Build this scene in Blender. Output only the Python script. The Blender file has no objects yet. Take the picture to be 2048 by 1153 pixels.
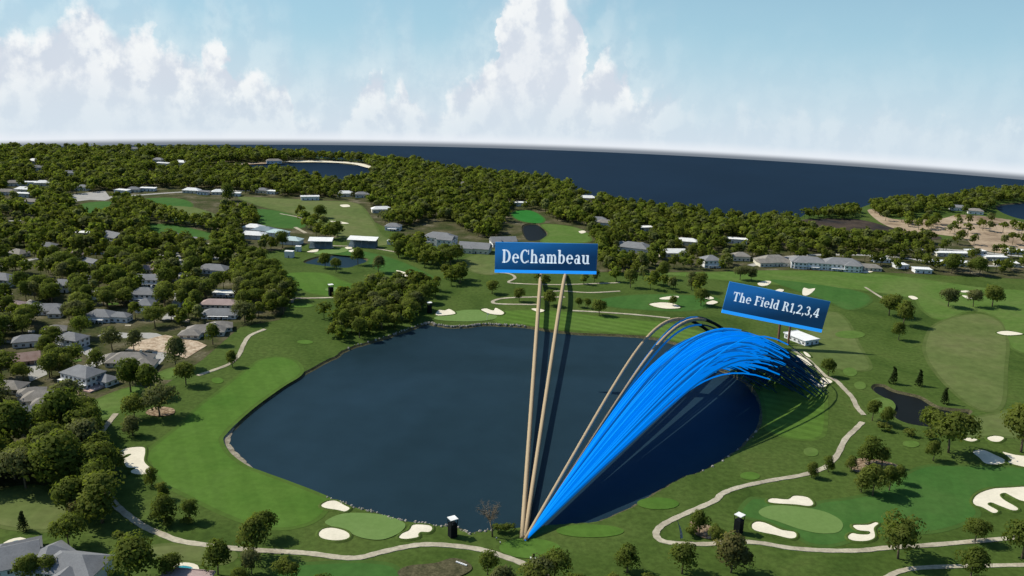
import bpy, bmesh, math, random
import numpy as np
from mathutils import Vector, Matrix
from mathutils.geometry import tessellate_polygon
R_ = math.radians
random.seed(7); rng = np.random.default_rng(7)
scene = bpy.context.scene
C = scene.collection

# ------------------------------------------------------------------ camera
FPX, CX, CY, HCAM = 1774.0, 1024.0, 576.5, 200.0
PITCH, ROLL, DIP = R_(15.13), R_(1.83), R_(6.16)
F = Vector((0, math.cos(PITCH), -math.sin(PITCH)))
U0 = Vector((0, math.sin(PITCH), math.cos(PITCH))); R0 = Vector((1, 0, 0))
RT = R0*math.cos(ROLL) + U0*math.sin(ROLL); UP = U0*math.cos(ROLL) - R0*math.sin(ROLL)
CAM = Vector((0, 0, HCAM))
cam_d = bpy.data.cameras.new('camera'); cam = bpy.data.objects.new('camera', cam_d); C.objects.link(cam)
cam_d.sensor_width = 36; cam_d.lens = 36*FPX/2048; cam_d.clip_start = 1; cam_d.clip_end = 20000
M = Matrix((RT, UP, -F)).transposed().to_4x4(); M.translation = CAM; cam.matrix_world = M
scene.camera = cam

def ray(px, py): return (F*FPX + RT*(px-CX) - UP*(py-CY)).normalized()
def G(px, py, z=0.0):
    d = ray(px, py); t = (z-HCAM)/d.z
    return CAM + d*t
def project(P):
    v = np.asarray(P, float) - np.array(CAM)
    x = v@np.array(RT); y = v@np.array(UP); z = v@np.array(F)
    return CX + FPX*x/z, CY - FPX*y/z, z
RSEA = HCAM/math.tan(DIP)

# ------------------------------------------------------------------ light
SUN_EL, SUN_AZ = R_(45), R_(-74)         # azimuth from +Y towards +X
SUNH = Vector((math.sin(SUN_AZ), math.cos(SUN_AZ), 0))
SUND = SUNH*math.cos(SUN_EL) + Vector((0, 0, math.sin(SUN_EL)))
sl = bpy.data.lights.new('sun', 'SUN'); sl.energy = 4.6; sl.angle = R_(0.5); sl.color = (1, .94, .82)
so = bpy.data.objects.new('sun', sl); C.objects.link(so)
so.rotation_euler = SUND.to_track_quat('Z', 'Y').to_euler()

w = bpy.data.worlds.new('World'); scene.world = w; w.use_nodes = True
nt = w.node_tree; nt.nodes.clear()
class NB:
    def __init__(s, nt): s.nt = nt
    def n(s, t, **k):
        n = s.nt.nodes.new(t)
        for a, b in k.items(): setattr(n, a, b)
        return n
    def put(s, sock, v):
        if isinstance(v, bpy.types.NodeSocket): s.nt.links.new(v, sock)
        elif v is not None: sock.default_value = v
    def m(s, op, a, b=None, c=None, clamp=False):
        n = s.n('ShaderNodeMath', operation=op, use_clamp=clamp)
        for i, v in enumerate((a, b, c)): s.put(n.inputs[i], v)
        return n.outputs[0]
    def ss(s, v, a, b, lo=0.0, hi=1.0):
        n = s.n('ShaderNodeMapRange', interpolation_type='SMOOTHSTEP')
        s.put(n.inputs[0], v); s.put(n.inputs[1], a); s.put(n.inputs[2], b); s.put(n.inputs[3], lo); s.put(n.inputs[4], hi)
        return n.outputs[0]
    def mix(s, f, a, b, bt='MIX'):
        n = s.n('ShaderNodeMix', data_type='RGBA', blend_type=bt)
        s.put(n.inputs[0], f)
        for i, v in ((6, a), (7, b)):
            if isinstance(v, tuple) and len(v) == 3: v = v + (1,)
            s.put(n.inputs[i], v)
        return n.outputs[2]
    def noise(s, vec, scale, detail=4, rough=.5, dist=0.0):
        n = s.n('ShaderNodeTexNoise')
        if vec is not None: s.put(n.inputs['Vector'], vec)
        n.inputs['Scale'].default_value = scale; n.inputs['Detail'].default_value = detail
        n.inputs['Roughness'].default_value = rough; n.inputs['Distortion'].default_value = dist
        return n.outputs['Fac']
    def xyz(s, a, b, c):
        n = s.n('ShaderNodeCombineXYZ')
        for i, v in enumerate((a, b, c)): s.put(n.inputs[i], v)
        return n.outputs[0]
nb = NB(nt)
SKY_S = 0.10
tc = nb.n('ShaderNodeTexCoord'); sp = nb.n('ShaderNodeSeparateXYZ'); nt.links.new(tc.outputs['Generated'], sp.inputs[0])
X, Y, Z = sp.outputs
az = nb.m('ARCTAN2', X, Y); el = nb.m('ARCSINE', Z)
elo = nb.m('ADD', el, DIP)                               # elevation above the sea's rim
nv = nb.n('ShaderNodeVectorMath', operation='NORMALIZE'); nt.links.new(nb.xyz(X, Y, nb.m('ADD', Z, math.sin(DIP)+.012)), nv.inputs[0])
sky = nb.n('ShaderNodeTexSky', sky_type='NISHITA', sun_disc=False, sun_elevation=SUN_EL, sun_rotation=SUN_AZ % (2*math.pi))
sky.air_density = 1.0; sky.dust_density = 1.6; sky.ozone_density = 1.5
nt.links.new(nv.outputs[0], sky.inputs['Vector'])
def lin(r, g, b): return tuple(((c/255/12.92) if c/255 <= .04045 else ((c/255+.055)/1.055)**2.4) for c in (r, g, b))
def skc(r, g, b): return tuple(c/SKY_S for c in lin(r, g, b))
skycol = nb.mix(1.0, sky.outputs[0], (0.74, 0.96, 1.04), 'MULTIPLY')
pale = nb.ss(elo, R_(4.5), R_(20), .80, 0.0)
skycol = nb.mix(pale, skycol, skc(168, 207, 223))
low = nb.ss(elo, R_(-.5), R_(8.0), .92, 0.0)
skycol = nb.mix(low, skycol, skc(206, 219, 230))
# clouds: a profile of cumulus tops round the horizon, frayed by noise
prof = [(-60,30),(0,45),(45,24),(70,48),(112,30),(150,-10),(180,4),(205,42),(250,55),(262,26),(290,30),(310,70),(330,80),(380,112),(402,118),(408,92),(424,66),(440,60),(452,80),(456,118),(480,130),(505,116),(540,140),(575,155),(592,205),(640,232),(690,222),(705,200),(725,158),(745,134),(765,160),(778,184),(800,150),(812,144),(826,180),(845,212),(868,212),(900,178),(950,122),(975,92),(990,80),(996,20),(1010,-30),(1080,-60),(1150,-20),(1168,20),(1172,70),(1184,150),(1192,100),(1204,88),(1224,122),(1240,126),(1252,114),(1260,160),(1285,178),(1320,170),(1340,152),(1350,192),(1376,205),(1386,194),(1400,216),(1450,226),(1490,196),(1520,222),(1590,204),(1612,196),(1640,224),(1720,218),(1790,192),(1830,200),(1850,224),(1872,214),(1890,236),(1980,236),(2030,206),(2060,236),(2120,240)]
AZ0, AZ1, EMAX = -.70, .70, R_(14)
fc = nb.n('ShaderNodeFloatCurve')
cv = fc.mapping.curves[0]
pts = []
for (x, y) in prof:
    d = ray(x, y); a = math.atan2(d.x, d.y); e = math.asin(d.z)+DIP
    pts.append(((a-AZ0)/(AZ1-AZ0), min(1, e/EMAX)))
pts.sort(); pts = [(0.0, pts[0][1])] + pts + [(1.0, pts[-1][1]*1.3)]
while len(cv.points) < len(pts): cv.points.new(.5, .5)
for p, q in zip(cv.points, pts): p.location = q; p.handle_type = 'AUTO_CLAMPED'
fc.mapping.update()
# wrap the azimuth to and fro so that the bank of clouds goes on all round
def clouddens(daz, dele, tag):
    azs = nb.m('ADD', az, daz); els = nb.m('ADD', elo, dele)
    pv = nb.xyz(nb.m('MULTIPLY', azs, 1.0), nb.m('MULTIPLY', els, .8), 0.0)
    wn = nb.noise(pv, 26, 5, .58)
    azw = nb.m('ADD', azs, nb.m('MULTIPLY', nb.m('SUBTRACT', wn, .5), .05))
    pp = nb.m('PINGPONG', nb.m('SUBTRACT', azw, AZ0), AZ1-AZ0)
    f = nb.n('ShaderNodeFloatCurve'); 
    c2 = f.mapping.curves[0]
    while len(c2.points) < len(pts): c2.points.new(.5, .5)
    for p, q in zip(c2.points, pts): p.location = q; p.handle_type = 'AUTO_CLAMPED'
    f.mapping.update()
    nb.put(f.inputs['Value'], nb.m('DIVIDE', pp, AZ1-AZ0))
    H = nb.m('MULTIPLY', f.outputs[0], EMAX)
    n2 = nb.noise(pv, 58, 5, .6)
    n3 = nb.noise(pv, 11, 2, .5)
    d = nb.m('SUBTRACT', H, els)
    vo = nb.n('ShaderNodeTexVoronoi', feature='SMOOTH_F1'); vo.inputs['Scale'].default_value = 34; vo.inputs['Smoothness'].default_value = .6
    vw = nb.n('ShaderNodeVectorMath', operation='ADD'); nt.links.new(pv, vw.inputs[0]); nt.links.new(nb.xyz(nb.m('MULTIPLY', nb.m('SUBTRACT', n2, .5), .03), nb.m('MULTIPLY', nb.m('SUBTRACT', wn, .5), .04), 0.0), vw.inputs[1])
    nt.links.new(vw.outputs[0], vo.inputs['Vector'])
    n2 = nb.m('ADD', nb.m('MULTIPLY', n2, .55), nb.m('MULTIPLY', nb.m('SUBTRACT', .95, vo.outputs['Distance']), .45))
    d = nb.m('ADD', d, nb.m('MULTIPLY', nb.m('SUBTRACT', n2, .55), .065))
    d = nb.m('ADD', d, nb.m('MULTIPLY', nb.m('SUBTRACT', n3, .5), .02))
    return d, n2, wn
nt.nodes.remove(fc)
d0, n20, wn0 = clouddens(0, 0, 'a')
d1, n21, wn1 = clouddens(-.014, .012, 'b')
lit = nb.ss(nb.m('SUBTRACT', nb.m('ADD', n20, nb.m('MULTIPLY', wn0, .6)), nb.m('ADD', n21, nb.m('MULTIPLY', wn1, .6))), -.15, .16)
edge = nb.ss(d0, -.008, .020)
deep = nb.ss(d0, .01, .10)
ccol = nb.mix(lit, skc(204, 211, 222), skc(240, 241, 241))
ccol = nb.mix(nb.m('MULTIPLY', deep, .5), ccol, skc(214, 220, 229))
# faint clouds at the far side of the bank (to the +X side) are thinner
thin = nb.ss(az, R_(6.5), R_(11), .93, .34)
base = nb.ss(elo, R_(0.3), R_(4.5), .42, 1.0)
veil = nb.m('MULTIPLY', nb.ss(d0, -.11, .02), .34)
fac = nb.m('MAXIMUM', nb.m('MULTIPLY', nb.m('MULTIPLY', edge, thin), base), nb.m('MULTIPLY', veil, thin))
skycol = nb.mix(fac, skycol, ccol)
# pale line of air over the sea's rim
rim = nb.ss(elo, R_(.02), R_(.40), 1.0, 0.0)
wh = nb.ss(elo, R_(.30), R_(1.0), .75, 0.0)
skycol = nb.mix(wh, skycol, skc(228, 232, 238))
skycol = nb.mix(rim, skycol, skc(118, 126, 136))
bg = nb.n('ShaderNodeBackground'); nt.links.new(skycol, bg.inputs[0]); bg.inputs[1].default_value = SKY_S
wo = nb.n('ShaderNodeOutputWorld'); nt.links.new(bg.outputs[0], wo.inputs[0])
vs = scene.view_settings; vs.view_transform = 'Standard'; vs.look = 'None'; vs.exposure = .13; vs.gamma = 1; vs.use_curve_mapping = False
scene.cycles.max_bounces = 4; scene.cycles.diffuse_bounces = 2; scene.cycles.glossy_bounces = 2

# ------------------------------------------------------------------ materials
MATS = {}
def mat(name, cols, scale=None, rough=.9, detail=4, spec=.04, bump=0.0, fine=None, coord='pos', rand=0.0, metal=0.0, attr=None, dist=0.0):
    """cols: one colour, or colours spread over a noise of the given scale (1/metres); fine=(scale, amount) adds value grain"""
    if name in MATS: return MATS[name]
    m = bpy.data.materials.new(name); m.use_nodes = True; t = m.node_tree; b = t.nodes['Principled BSDF']; q = NB(t)
    b.inputs['Roughness'].default_value = rough; b.inputs['Specular IOR Level'].default_value = spec; b.inputs['Metallic'].default_value = metal
    if coord == 'pos': vec = q.n('ShaderNodeNewGeometry').outputs['Position']
    else: vec = q.n('ShaderNodeTexCoord').outputs['Object']
    if isinstance(cols[0], (int, float)): cols = [cols]
    if scale and len(cols) > 1:
        r = q.n('ShaderNodeValToRGB'); e = r.color_ramp.elements
        while len(e) < len(cols): e.new(.5)
        for i, c in enumerate(cols):
            e[i].position = .32 + .36*i/(len(cols)-1); e[i].color = (*c, 1)
        q.put(r.inputs[0], q.noise(vec, scale, detail, .6, dist)); col = r.outputs[0]
    else:
        n = q.n('ShaderNodeRGB'); n.outputs[0].default_value = (*cols[0], 1); col = n.outputs[0]
    if fine:
        f = q.ss(q.noise(vec, fine[0], 3, .65), .25, .75, 1-fine[1], 1+fine[1])
        col = q.mix(1.0, col, q.xyz(f, f, f), 'MULTIPLY')
    if rand:
        o = q.n('ShaderNodeObjectInfo').outputs['Random']
        f = q.ss(o, 0.0, 1.0, 1-rand, 1+rand); f2 = q.ss(o, 0.0, 1.0, 1-rand*.75, 1+rand*.6)
        col = q.mix(1.0, col, q.xyz(f, f2, f), 'MULTIPLY')
    if attr:
        a = q.n('ShaderNodeAttribute', attribute_name=attr)
        col = q.mix(1.0, col, a.outputs['Color'], 'MULTIPLY')
    q.put(b.inputs['Base Color'], col)
    if bump:
        bn = q.n('ShaderNodeBump'); bn.inputs['Strength'].default_value = bump; bn.inputs['Distance'].default_value = .3
        q.put(bn.inputs['Height'], q.noise(vec, (fine or (1, 0))[0], 3)); q.put(b.inputs['Normal'], bn.outputs[0])
    MATS[name] = m; return m
m_rough = mat('rough grass', [(.038,.068,.013), (.052,.085,.017), (.062,.097,.021), (.072,.102,.024)], .012, fine=(.35, .22), detail=6, dist=1.6)
m_estate = mat('estate ground', [(.030,.044,.012), (.050,.056,.020), (.080,.074,.038), (.15,.135,.09)], .045, fine=(.5, .3), detail=7)
m_fair = mat('fairway grass', [(.056,.122,.018), (.070,.138,.022), (.080,.148,.028)], .02, fine=(.25, .10))
m_fair2 = mat('pale fairway grass', [(.070,.130,.024), (.086,.144,.031), (.104,.150,.040)], .014, fine=(.2, .14), dist=2.2, detail=5)
def stripes(m, ang, wid, amt):
    t = m.node_tree; q = NB(t); b = t.nodes['Principled BSDF']; src = b.inputs['Base Color'].links[0].from_socket
    s_ = q.n('ShaderNodeSeparateXYZ'); t.links.new(q.n('ShaderNodeNewGeometry').outputs['Position'], s_.inputs[0])
    a = q.m('ADD', q.m('MULTIPLY', s_.outputs[0], math.cos(ang)), q.m('MULTIPLY', s_.outputs[1], math.sin(ang)))
    v = q.ss(q.m('SINE', q.m('MULTIPLY', a, math.pi/wid)), -.35, .35, 1-amt, 1+amt)
    q.put(b.inputs['Base Color'], q.mix(1.0, src, q.xyz(v, v, v), 'MULTIPLY'))
m_fairs = mat('striped fairway grass', [(.066,.128,.019), (.078,.142,.024), (.090,.150,.031)], .018, fine=(.2, .12)); stripes(m_fairs, R_(62), 4.5, .085)
m_fair3 = mat('dark fairway grass', [(.036,.098,.020), (.046,.112,.024), (.056,.118,.028)], .02, fine=(.25, .10))
m_range = mat('dry range grass', [(.082,.116,.033), (.102,.132,.041), (.122,.138,.052)], .02, fine=(.15, .15), detail=6)
stripes(m_fair, R_(25), 6.5, .03); stripes(m_fair3, R_(-20), 7, .03)
m_green = mat('putting green grass', [(.115,.190,.052), (.132,.205,.062)], .05, fine=(.4, .05))
m_sand = mat('bunker sand', [(.62,.57,.45), (.72,.66,.53)], .12, fine=(.9, .06))
m_path = mat('cart path concrete', [(.27,.24,.18), (.37,.33,.25), (.46,.42,.32)], .07, fine=(.6, .18), detail=6)
m_road = mat('road surface', [(.30,.29,.27), (.36,.35,.33)], .1, fine=(1, .1))
m_dirt = mat('bare dirt', [(.22,.15,.095), (.42,.33,.24), (.55,.46,.35)], .22, fine=(.8, .25), detail=7)
m_beach = mat('tan flats', [(.17,.12,.08), (.34,.26,.18), (.42,.33,.24)], .02, fine=(.2, .2), detail=6)
m_marsh = mat('marsh mud', [(.016,.020,.026), (.045,.036,.030), (.075,.056,.042)], .02, fine=(.1, .25), detail=6)
m_mulch = mat('mulch', [(.10,.065,.04), (.20,.14,.09), (.42,.33,.22)], .55, fine=(1.5, .3), detail=6)
m_lake = mat('lake water', [(.0105,.0245,.033), (.0130,.0300,.042), (.0165,.037,.054)], .0045, rough=.4, spec=.03, fine=(.06, .06), detail=3, dist=1.2)
m_sea = mat('sea water', [(.0062,.0155,.031), (.0070,.0175,.035), (.0080,.020,.039)], .002, rough=.5, spec=.02, fine=(.01, .06))
m_pond = mat('dark pond water', [(.0085,.0105,.0105), (.011,.0135,.0135)], .01, rough=.4, spec=.015)
m_bank = mat('bank earth', [(.050,.050,.025), (.10,.09,.05)], .3, fine=(1.2, .3))
m_shore = mat('shore stone', [(.20,.17,.12), (.36,.32,.25)], .4, fine=(1.5, .3))
m_rock = mat('pale shore rock', [(.22,.20,.17), (.42,.39,.34)], .6)
m_leaf = mat('foliage', [(.094,.124,.022), (.118,.148,.029), (.140,.168,.038)], .35, fine=(1.1, .2), rough=.85, rand=.14, detail=3)
m_leaf_f = mat('far foliage', [(.094,.120,.020), (.116,.142,.026), (.136,.160,.034)], .12, fine=(.5, .2), rough=.8, attr='tint', detail=3)
m_leaf_y = mat('pale foliage', [(.085,.095,.028), (.13,.13,.045), (.17,.16,.06)], .35, fine=(1.1, .25), rough=.8, rand=.15)
m_leaf_s = mat('sage foliage', [(.105,.120,.042), (.135,.150,.058), (.160,.170,.072)], .35, fine=(1.1, .2), rough=.85, rand=.12, detail=3)
m_leaf_c = mat('conifer foliage', [(.026,.042,.014), (.042,.060,.018)], .5, fine=(1.1, .25), rough=.8, rand=.2)
def leafy(m, col, amt):
    t = m.node_tree; q = NB(t); b = t.nodes['Principled BSDF']; o = t.nodes['Material Output']
    tr = q.n('ShaderNodeBsdfTranslucent'); src = b.inputs['Base Color'].links[0].from_socket
    q.put(tr.inputs[0], q.mix(1.0, src, col, 'MULTIPLY'))
    mx = q.n('ShaderNodeMixShader'); mx.inputs[0].default_value = amt
    t.links.new(b.outputs[0], mx.inputs[1]); t.links.new(tr.outputs[0], mx.inputs[2]); t.links.new(mx.outputs[0], o.inputs[0])
for _m in (m_leaf, m_leaf_f, m_leaf_y, m_leaf_c, m_leaf_s): leafy(_m, (1.3, 1.35, .8), .5)
m_bark = mat('bark', [(.13,.10,.065), (.24,.19,.125)], .6, fine=(2, .25), coord='obj')
m_twig = mat('bare twigs', [(.13,.105,.075), (.20,.165,.12)], .6, coord='obj')
m_white = mat('white paint', [(.66,.66,.66), (.74,.74,.73)], .3, rough=.6)
m_cream = mat('cream render', [(.58,.54,.44), (.66,.62,.51)], .3, rough=.8)
m_pinkw = mat('pink terrace', [(.42,.29,.25), (.48,.34,.30)], .3)
m_roof_g = mat('grey shingle roof', [(.185,.188,.196), (.225,.228,.235)], .25, fine=(1.6, .10))
m_roof_b = mat('brown grey shingle roof', [(.20,.185,.165), (.27,.25,.225)], .25, fine=(1.6, .14))
m_roof_p = mat('pink tile roof', [(.33,.25,.235), (.40,.31,.29)], .25, fine=(1.6, .12))
m_roof_r = mat('red brown roof', [(.24,.16,.13), (.32,.23,.20)], .25, fine=(1.6, .12))
m_roof_w = mat('white membrane roof', [(.66,.66,.64), (.78,.78,.76)], .3)
m_teal = mat('pale teal canvas', [(.36,.47,.47), (.50,.60,.60)], .1)
m_slate = mat('blue grey canvas', [(.15,.20,.23), (.22,.27,.30)], .1)
m_glass = mat('window glass', (.02, .024, .032), rough=.12, spec=.5)
m_door = mat('dark door', (.05, .045, .04), rough=.5)
m_black = mat('dark board', [(.008,.010,.011), (.012,.014,.015)], .4, rough=.7)
m_pool = mat('pool water', [(.03,.22,.27), (.06,.32,.36)], .5, rough=.1, spec=.4)
m_brown = mat('brown post', [(.16,.085,.055), (.22,.12,.08)], .5)
m_grey = mat('grey metal', [(.16,.17,.19), (.22,.23,.25)], .5, rough=.5)
m_banner = mat('banner cloth', [(.07,.10,.15), (.20,.25,.34), (.34,.38,.46)], .8, coord='obj')
m_tan = mat('tan trail', (.37, .285, .18), rough=.8)
m_tail = mat('dark trail end', (.006, .012, .022), rough=.8)  # shaded descending end of a trail, put into the colour
m_blue = mat('blue trail', (.0, .11, .38), rough=.8, spec=.05)
m_blue2 = mat('deep blue trail', (.003, .07, .22), rough=.8, spec=.05)
for _m, _e in ((m_blue, .68), (m_blue2, .50)):  # added glow evens out the shadows the trails cast on each other
    _b = _m.node_tree.nodes['Principled BSDF']; _b.inputs['Emission Color'].default_value = (0, .23, .84, 1) if _m is m_blue else (.004, .13, .42, 1); _b.inputs['Emission Strength'].default_value = _e
m_navy = mat('deep blue trail end', (.006, .045, .11), rough=.8)  # shade on the falling ends of blue trails, painted as darker blues
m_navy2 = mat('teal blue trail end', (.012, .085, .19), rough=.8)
m_stripe = mat('board stripe', (.02, .27, .78), rough=.6)
m_letter = mat('board lettering', (.80, .85, .88), rough=.6)
m_skin = mat('skin', (.35, .2, .14)); m_shirt = mat('white shirt', (.75, .75, .75)); m_trous = mat('dark trousers', (.03, .03, .04))
m_flagred = mat('flag cloth', (.75, .72, .6))

# ------------------------------------------------------------------ object helpers
def link(name, me, mt=None, parent=None, kind=None, label=None, cat=None, group=None):
    if mt is not None and len(me.materials) == 0: me.materials.append(mt)
    o = bpy.data.objects.new(name, me); C.objects.link(o)
    if parent is not None: o.parent = parent
    if kind: o['kind'] = kind
    if label: o['label'] = label
    if cat: o['category'] = cat
    if group: o['group'] = group
    return o
def empty(name, loc, label, cat, group=None, rz=0, scale=1):
    o = bpy.data.objects.new(name, None); C.objects.link(o); o.location = loc; o.rotation_euler = (0, 0, rz)
    o.scale = scale if hasattr(scale, '__len__') else (scale,)*3
    o.empty_display_size = .5
    o['label'] = label; o['category'] = cat
    if group: o['group'] = group
    return o
def mesh(name, vs_, fs_, smooth=False):
    me = bpy.data.meshes.new(name); me.from_pydata([tuple(v) for v in vs_], [], fs_); me.update()
    if smooth: me.polygons.foreach_set('use_smooth', [True]*len(me.polygons))
    return me
def smooth_closed(p, n=5):
    p = [Vector(q) for q in p]; out = []; N = len(p)
    for i in range(N):
        a, b, c, d = p[i-1], p[i], p[(i+1) % N], p[(i+2) % N]
        for k in range(n):
            t = k/n
            out.append(.5*((2*b) + (c-a)*t + (2*a-5*b+4*c-d)*t*t + (3*b-a-3*c+d)*t**3))
    return out
def smooth_open(p, n=6):
    p = [Vector(q) for q in p]; p = [2*p[0]-p[1]] + p + [2*p[-1]-p[-2]]; out = []
    for i in range(1, len(p)-2):
        a, b, c, d = p[i-1], p[i], p[i+1], p[i+2]
        for k in range(n):
            t = k/n
            out.append(.5*((2*b) + (c-a)*t + (2*a-5*b+4*c-d)*t*t + (3*b-a-3*c+d)*t**3))
    out.append(p[-2]); return out
ZN = [0]
EXCL = []       # pixel outlines where no tree may grow
def area2(p): return sum(p[i-1].x*p[i].y - p[i].x*p[i-1].y for i in range(len(p)))
def sheet(name, pxs, z, mt, label=None, sm=5, excl=True, world=None, holes=None, kind='structure'):
    ZN[0] += 1
    if z > 0: z += .0012*ZN[0]
    P = world if world else [G(x, y) for x, y in pxs]
    if sm: P = smooth_closed(P, sm)
    if excl and pxs: EXCL.append(np.array([(x, y) for x, y in pxs], float))
    loops = [P] + (holes or [])
    tri = tessellate_polygon([[Vector((q.x, q.y, 0)) for q in l] for l in loops])
    allv = [q for l in loops for q in l]
    fs = []
    for t in tri:
        a, b, c = (allv[i] for i in t)
        if (b.x-a.x)*(c.y-a.y) - (b.y-a.y)*(c.x-a.x) < 0: t = (t[0], t[2], t[1])
        fs.append(tuple(t))
    return link(name, mesh(name, [(q.x, q.y, z) for q in allv], fs), mt, kind=kind, label=label), P
def offset_loop(P, d):
    """P moved outward (d>0) along the normals of a closed loop"""
    s = 1 if area2(P) > 0 else -1; N = len(P); out = []
    for i in range(N):
        t = (P[(i+1) % N]-P[i-1]); t.z = 0; t.normalize()
        out.append(P[i] + Vector((t.y, -t.x, 0))*s*d)
    return out
def loft(name, loops, mt, closed=True, **k):
    n = len(loops[0]); vs_ = [v for l in loops for v in l]; fs = []
    for j in range(len(loops)-1):
        for i in range(n if closed else n-1):
            a = j*n+i; b = j*n+(i+1) % n; fs.append((a, b, b+n, a+n))
    return link(name, mesh(name, vs_, fs), mt, **k)
def zed(P, z): return [Vector((q.x, q.y, z)) for q in P]
def strip(name, pxs, wid, z, mt, label=None, sm=6, excl=True):
    P = smooth_open([G(x, y) for x, y in pxs], sm)
    L, Rr = [], []
    for i, q in enumerate(P):
        t = P[min(i+1, len(P)-1)] - P[max(i-1, 0)]; t.normalize(); nrm = Vector((-t.y, t.x, 0))
        ww = wid*.5*(1+.08*math.sin(i*1.7))
        L.append(q+nrm*ww); Rr.append(q-nrm*ww)
    o = loft(name, [zed(L, 0.02), zed(L, z), zed(Rr, z), zed(Rr, .02)], mt, closed=False, kind='structure', label=label)
    if excl:
        pl = [project(q)[:2] for q in L] + [project(q)[:2] for q in reversed(Rr)]
        EXCL.append(np.array(pl, float))
    return o
def box(vs_, fs_, x0, x1, y0, y1, z0, z1):
    n = len(vs_)
    vs_ += [(x0,y0,z0),(x1,y0,z0),(x1,y1,z0),(x0,y1,z0),(x0,y0,z1),(x1,y0,z1),(x1,y1,z1),(x0,y1,z1)]
    fs_ += [tuple(n+i for i in f) for f in ((0,3,2,1),(4,5,6,7),(0,1,5,4),(1,2,6,5),(2,3,7,6),(3,0,4,7))]
def boxmesh(name, *bs):
    v, f = [], []
    for b in bs: box(v, f, *b)
    return mesh(name, v, f)
def tube(vs_, fs_, pts, rads, n=6):
    base = len(vs_); prev = None
    for i, p in enumerate(pts):
        p = Vector(p); t = (Vector(pts[min(i+1, len(pts)-1)]) - Vector(pts[max(i-1, 0)])).normalized()
        a = t.cross(Vector((0, 0, 1)))
        if a.length < .05: a = t.cross(Vector((1, 0, 0)))
        a.normalize(); b = a.cross(t)
        for k in range(n):
            an = 2*math.pi*k/n; q = p + (a*math.cos(an) + b*math.sin(an))*rads[i]
            vs_.append(tuple(q))
    for i in range(len(pts)-1):
        for k in range(n):
            a = base+i*n+k; b = base+i*n+(k+1) % n; fs_.append((a, b, b+n, a+n))
    fs_.append(tuple(base+k for k in reversed(range(n)))); fs_.append(tuple(base+(len(pts)-1)*n+k for k in range(n)))

# ------------------------------------------------------------------ sea, land, lake
N = 360
link('sea', mesh('sea', [(0, 0, -1.6)] + [(RSEA*math.cos(2*math.pi*i/N), RSEA*math.sin(2*math.pi*i/N), -1.6) for i in range(N)], [(0, i+1, (i+1) % N+1) for i in range(N)]), m_sea, kind='structure')
lake_px = [(850,646),(872,648),(895,652),(930,652),(965,648),(1000,649),(1050,652),(1100,660),(1160,666),(1230,669),(1300,674),(1360,688),(1400,706),(1440,735),(1490,760),(1518,790),(1528,820),(1522,850),(1500,880),(1470,905),(1430,930),(1400,945),(1375,952),(1347,966),(1320,983),(1292,1000),(1268,1014),(1218,1036),(1180,1046),(1130,1048),(1090,1052),(1040,1056),(985,1060),(945,1066),(928,1062),(912,1055),(880,1051),(830,1045),(780,1035),(740,1023),(700,1011),(640,990),(580,966),(520,944),(485,930),(460,910),(445,893),(442,880),(450,868),(475,843),(510,812),(560,775),(620,738),(668,713),(684,702),(720,688),(770,674),(812,660)]
backlake_px = [(385,336),(440,331),(520,327),(590,324),(660,325),(715,330),(742,337),(740,358),(714,371),(668,373),(622,362),(560,347),(470,343)]
pond_px = [(1742,775),(1750,768),(1770,770),(1790,780),(1840,792),(1868,808),(1890,815),(1940,820),(1942,828),(1928,836),(1900,842),(1880,855),(1850,853),(1812,846),(1786,832),(1788,818),(1775,800),(1752,786)]
pond2_px = [(606,524),(640,512),(690,508),(728,515),(736,522),(715,530),(690,536),(640,531)]
pond3_px = [(1044,452),(1072,447),(1090,457),(1096,470),(1076,481),(1052,479)]
inlet_px = [(1992,412),(2030,406),(2120,404),(2120,444),(2050,440),(2005,426)]
cove_px = [(306,345),(318,343),(320,356),(306,360),(290,362),(278,358)]
waters = [('lake', lake_px, m_lake), ('far_lake', backlake_px, m_sea), ('pond', pond_px, m_pond), ('pond', pond2_px, m_lake), ('pond', pond3_px, m_pond), ('inlet', inlet_px, m_sea), ('cove', cove_px, m_sea)]
coast_px = [(-260,330),(-100,312),(0,303),(160,302),(300,303),(400,306),(540,309),(700,320),(800,328),(836,331),(852,337),(920,346),(1000,356),(1090,366),(1136,376),(1150,390),(1200,396),(1248,404),(1256,418),(1292,412),(1350,426),(1430,434),(1480,441),(1560,444),(1596,438),(1612,428),(1715,418),(1740,409),(1850,404),(1900,398),(1960,386),(2048,381),(2200,396),(2400,430)]
land = [G(x, y) for x, y in coast_px]
a = land[0]; land += [Vector((1500, 600, 0)), Vector((1500, -500, 0)), Vector((-1500, -500, 0)), Vector((-1500, 700, 0))]
holes = []
for nm, px, mt in waters:
    P = smooth_closed([G(x, y) for x, y in px], 5)
    for i, q in enumerate(P):
        big = nm == 'lake'
        q.x += random.uniform(-.5, .5) if big else 0; q.y += random.uniform(-.5, .5) if big else 0
    holes.append(P)
    if nm == 'lake': LAKE = P
sheet('ground', None, 0, m_rough, sm=0, world=land, holes=holes)
for (nm, px, mt), P in zip(waters, holes):
    EXCL.append(np.array(px, float))
    w_ = 4 if nm == 'lake' else 3
    loft('bank', [zed(P, 0), zed(offset_loop(P, -1.2), -1.0), zed(offset_loop(P, -w_), -1.9)], m_bank, kind='structure')
    if 'lake' in nm or nm == 'pond':
        z = -1.3
        sheet(nm, None, z, mt, sm=0, world=offset_loop(P, -.3))

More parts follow.
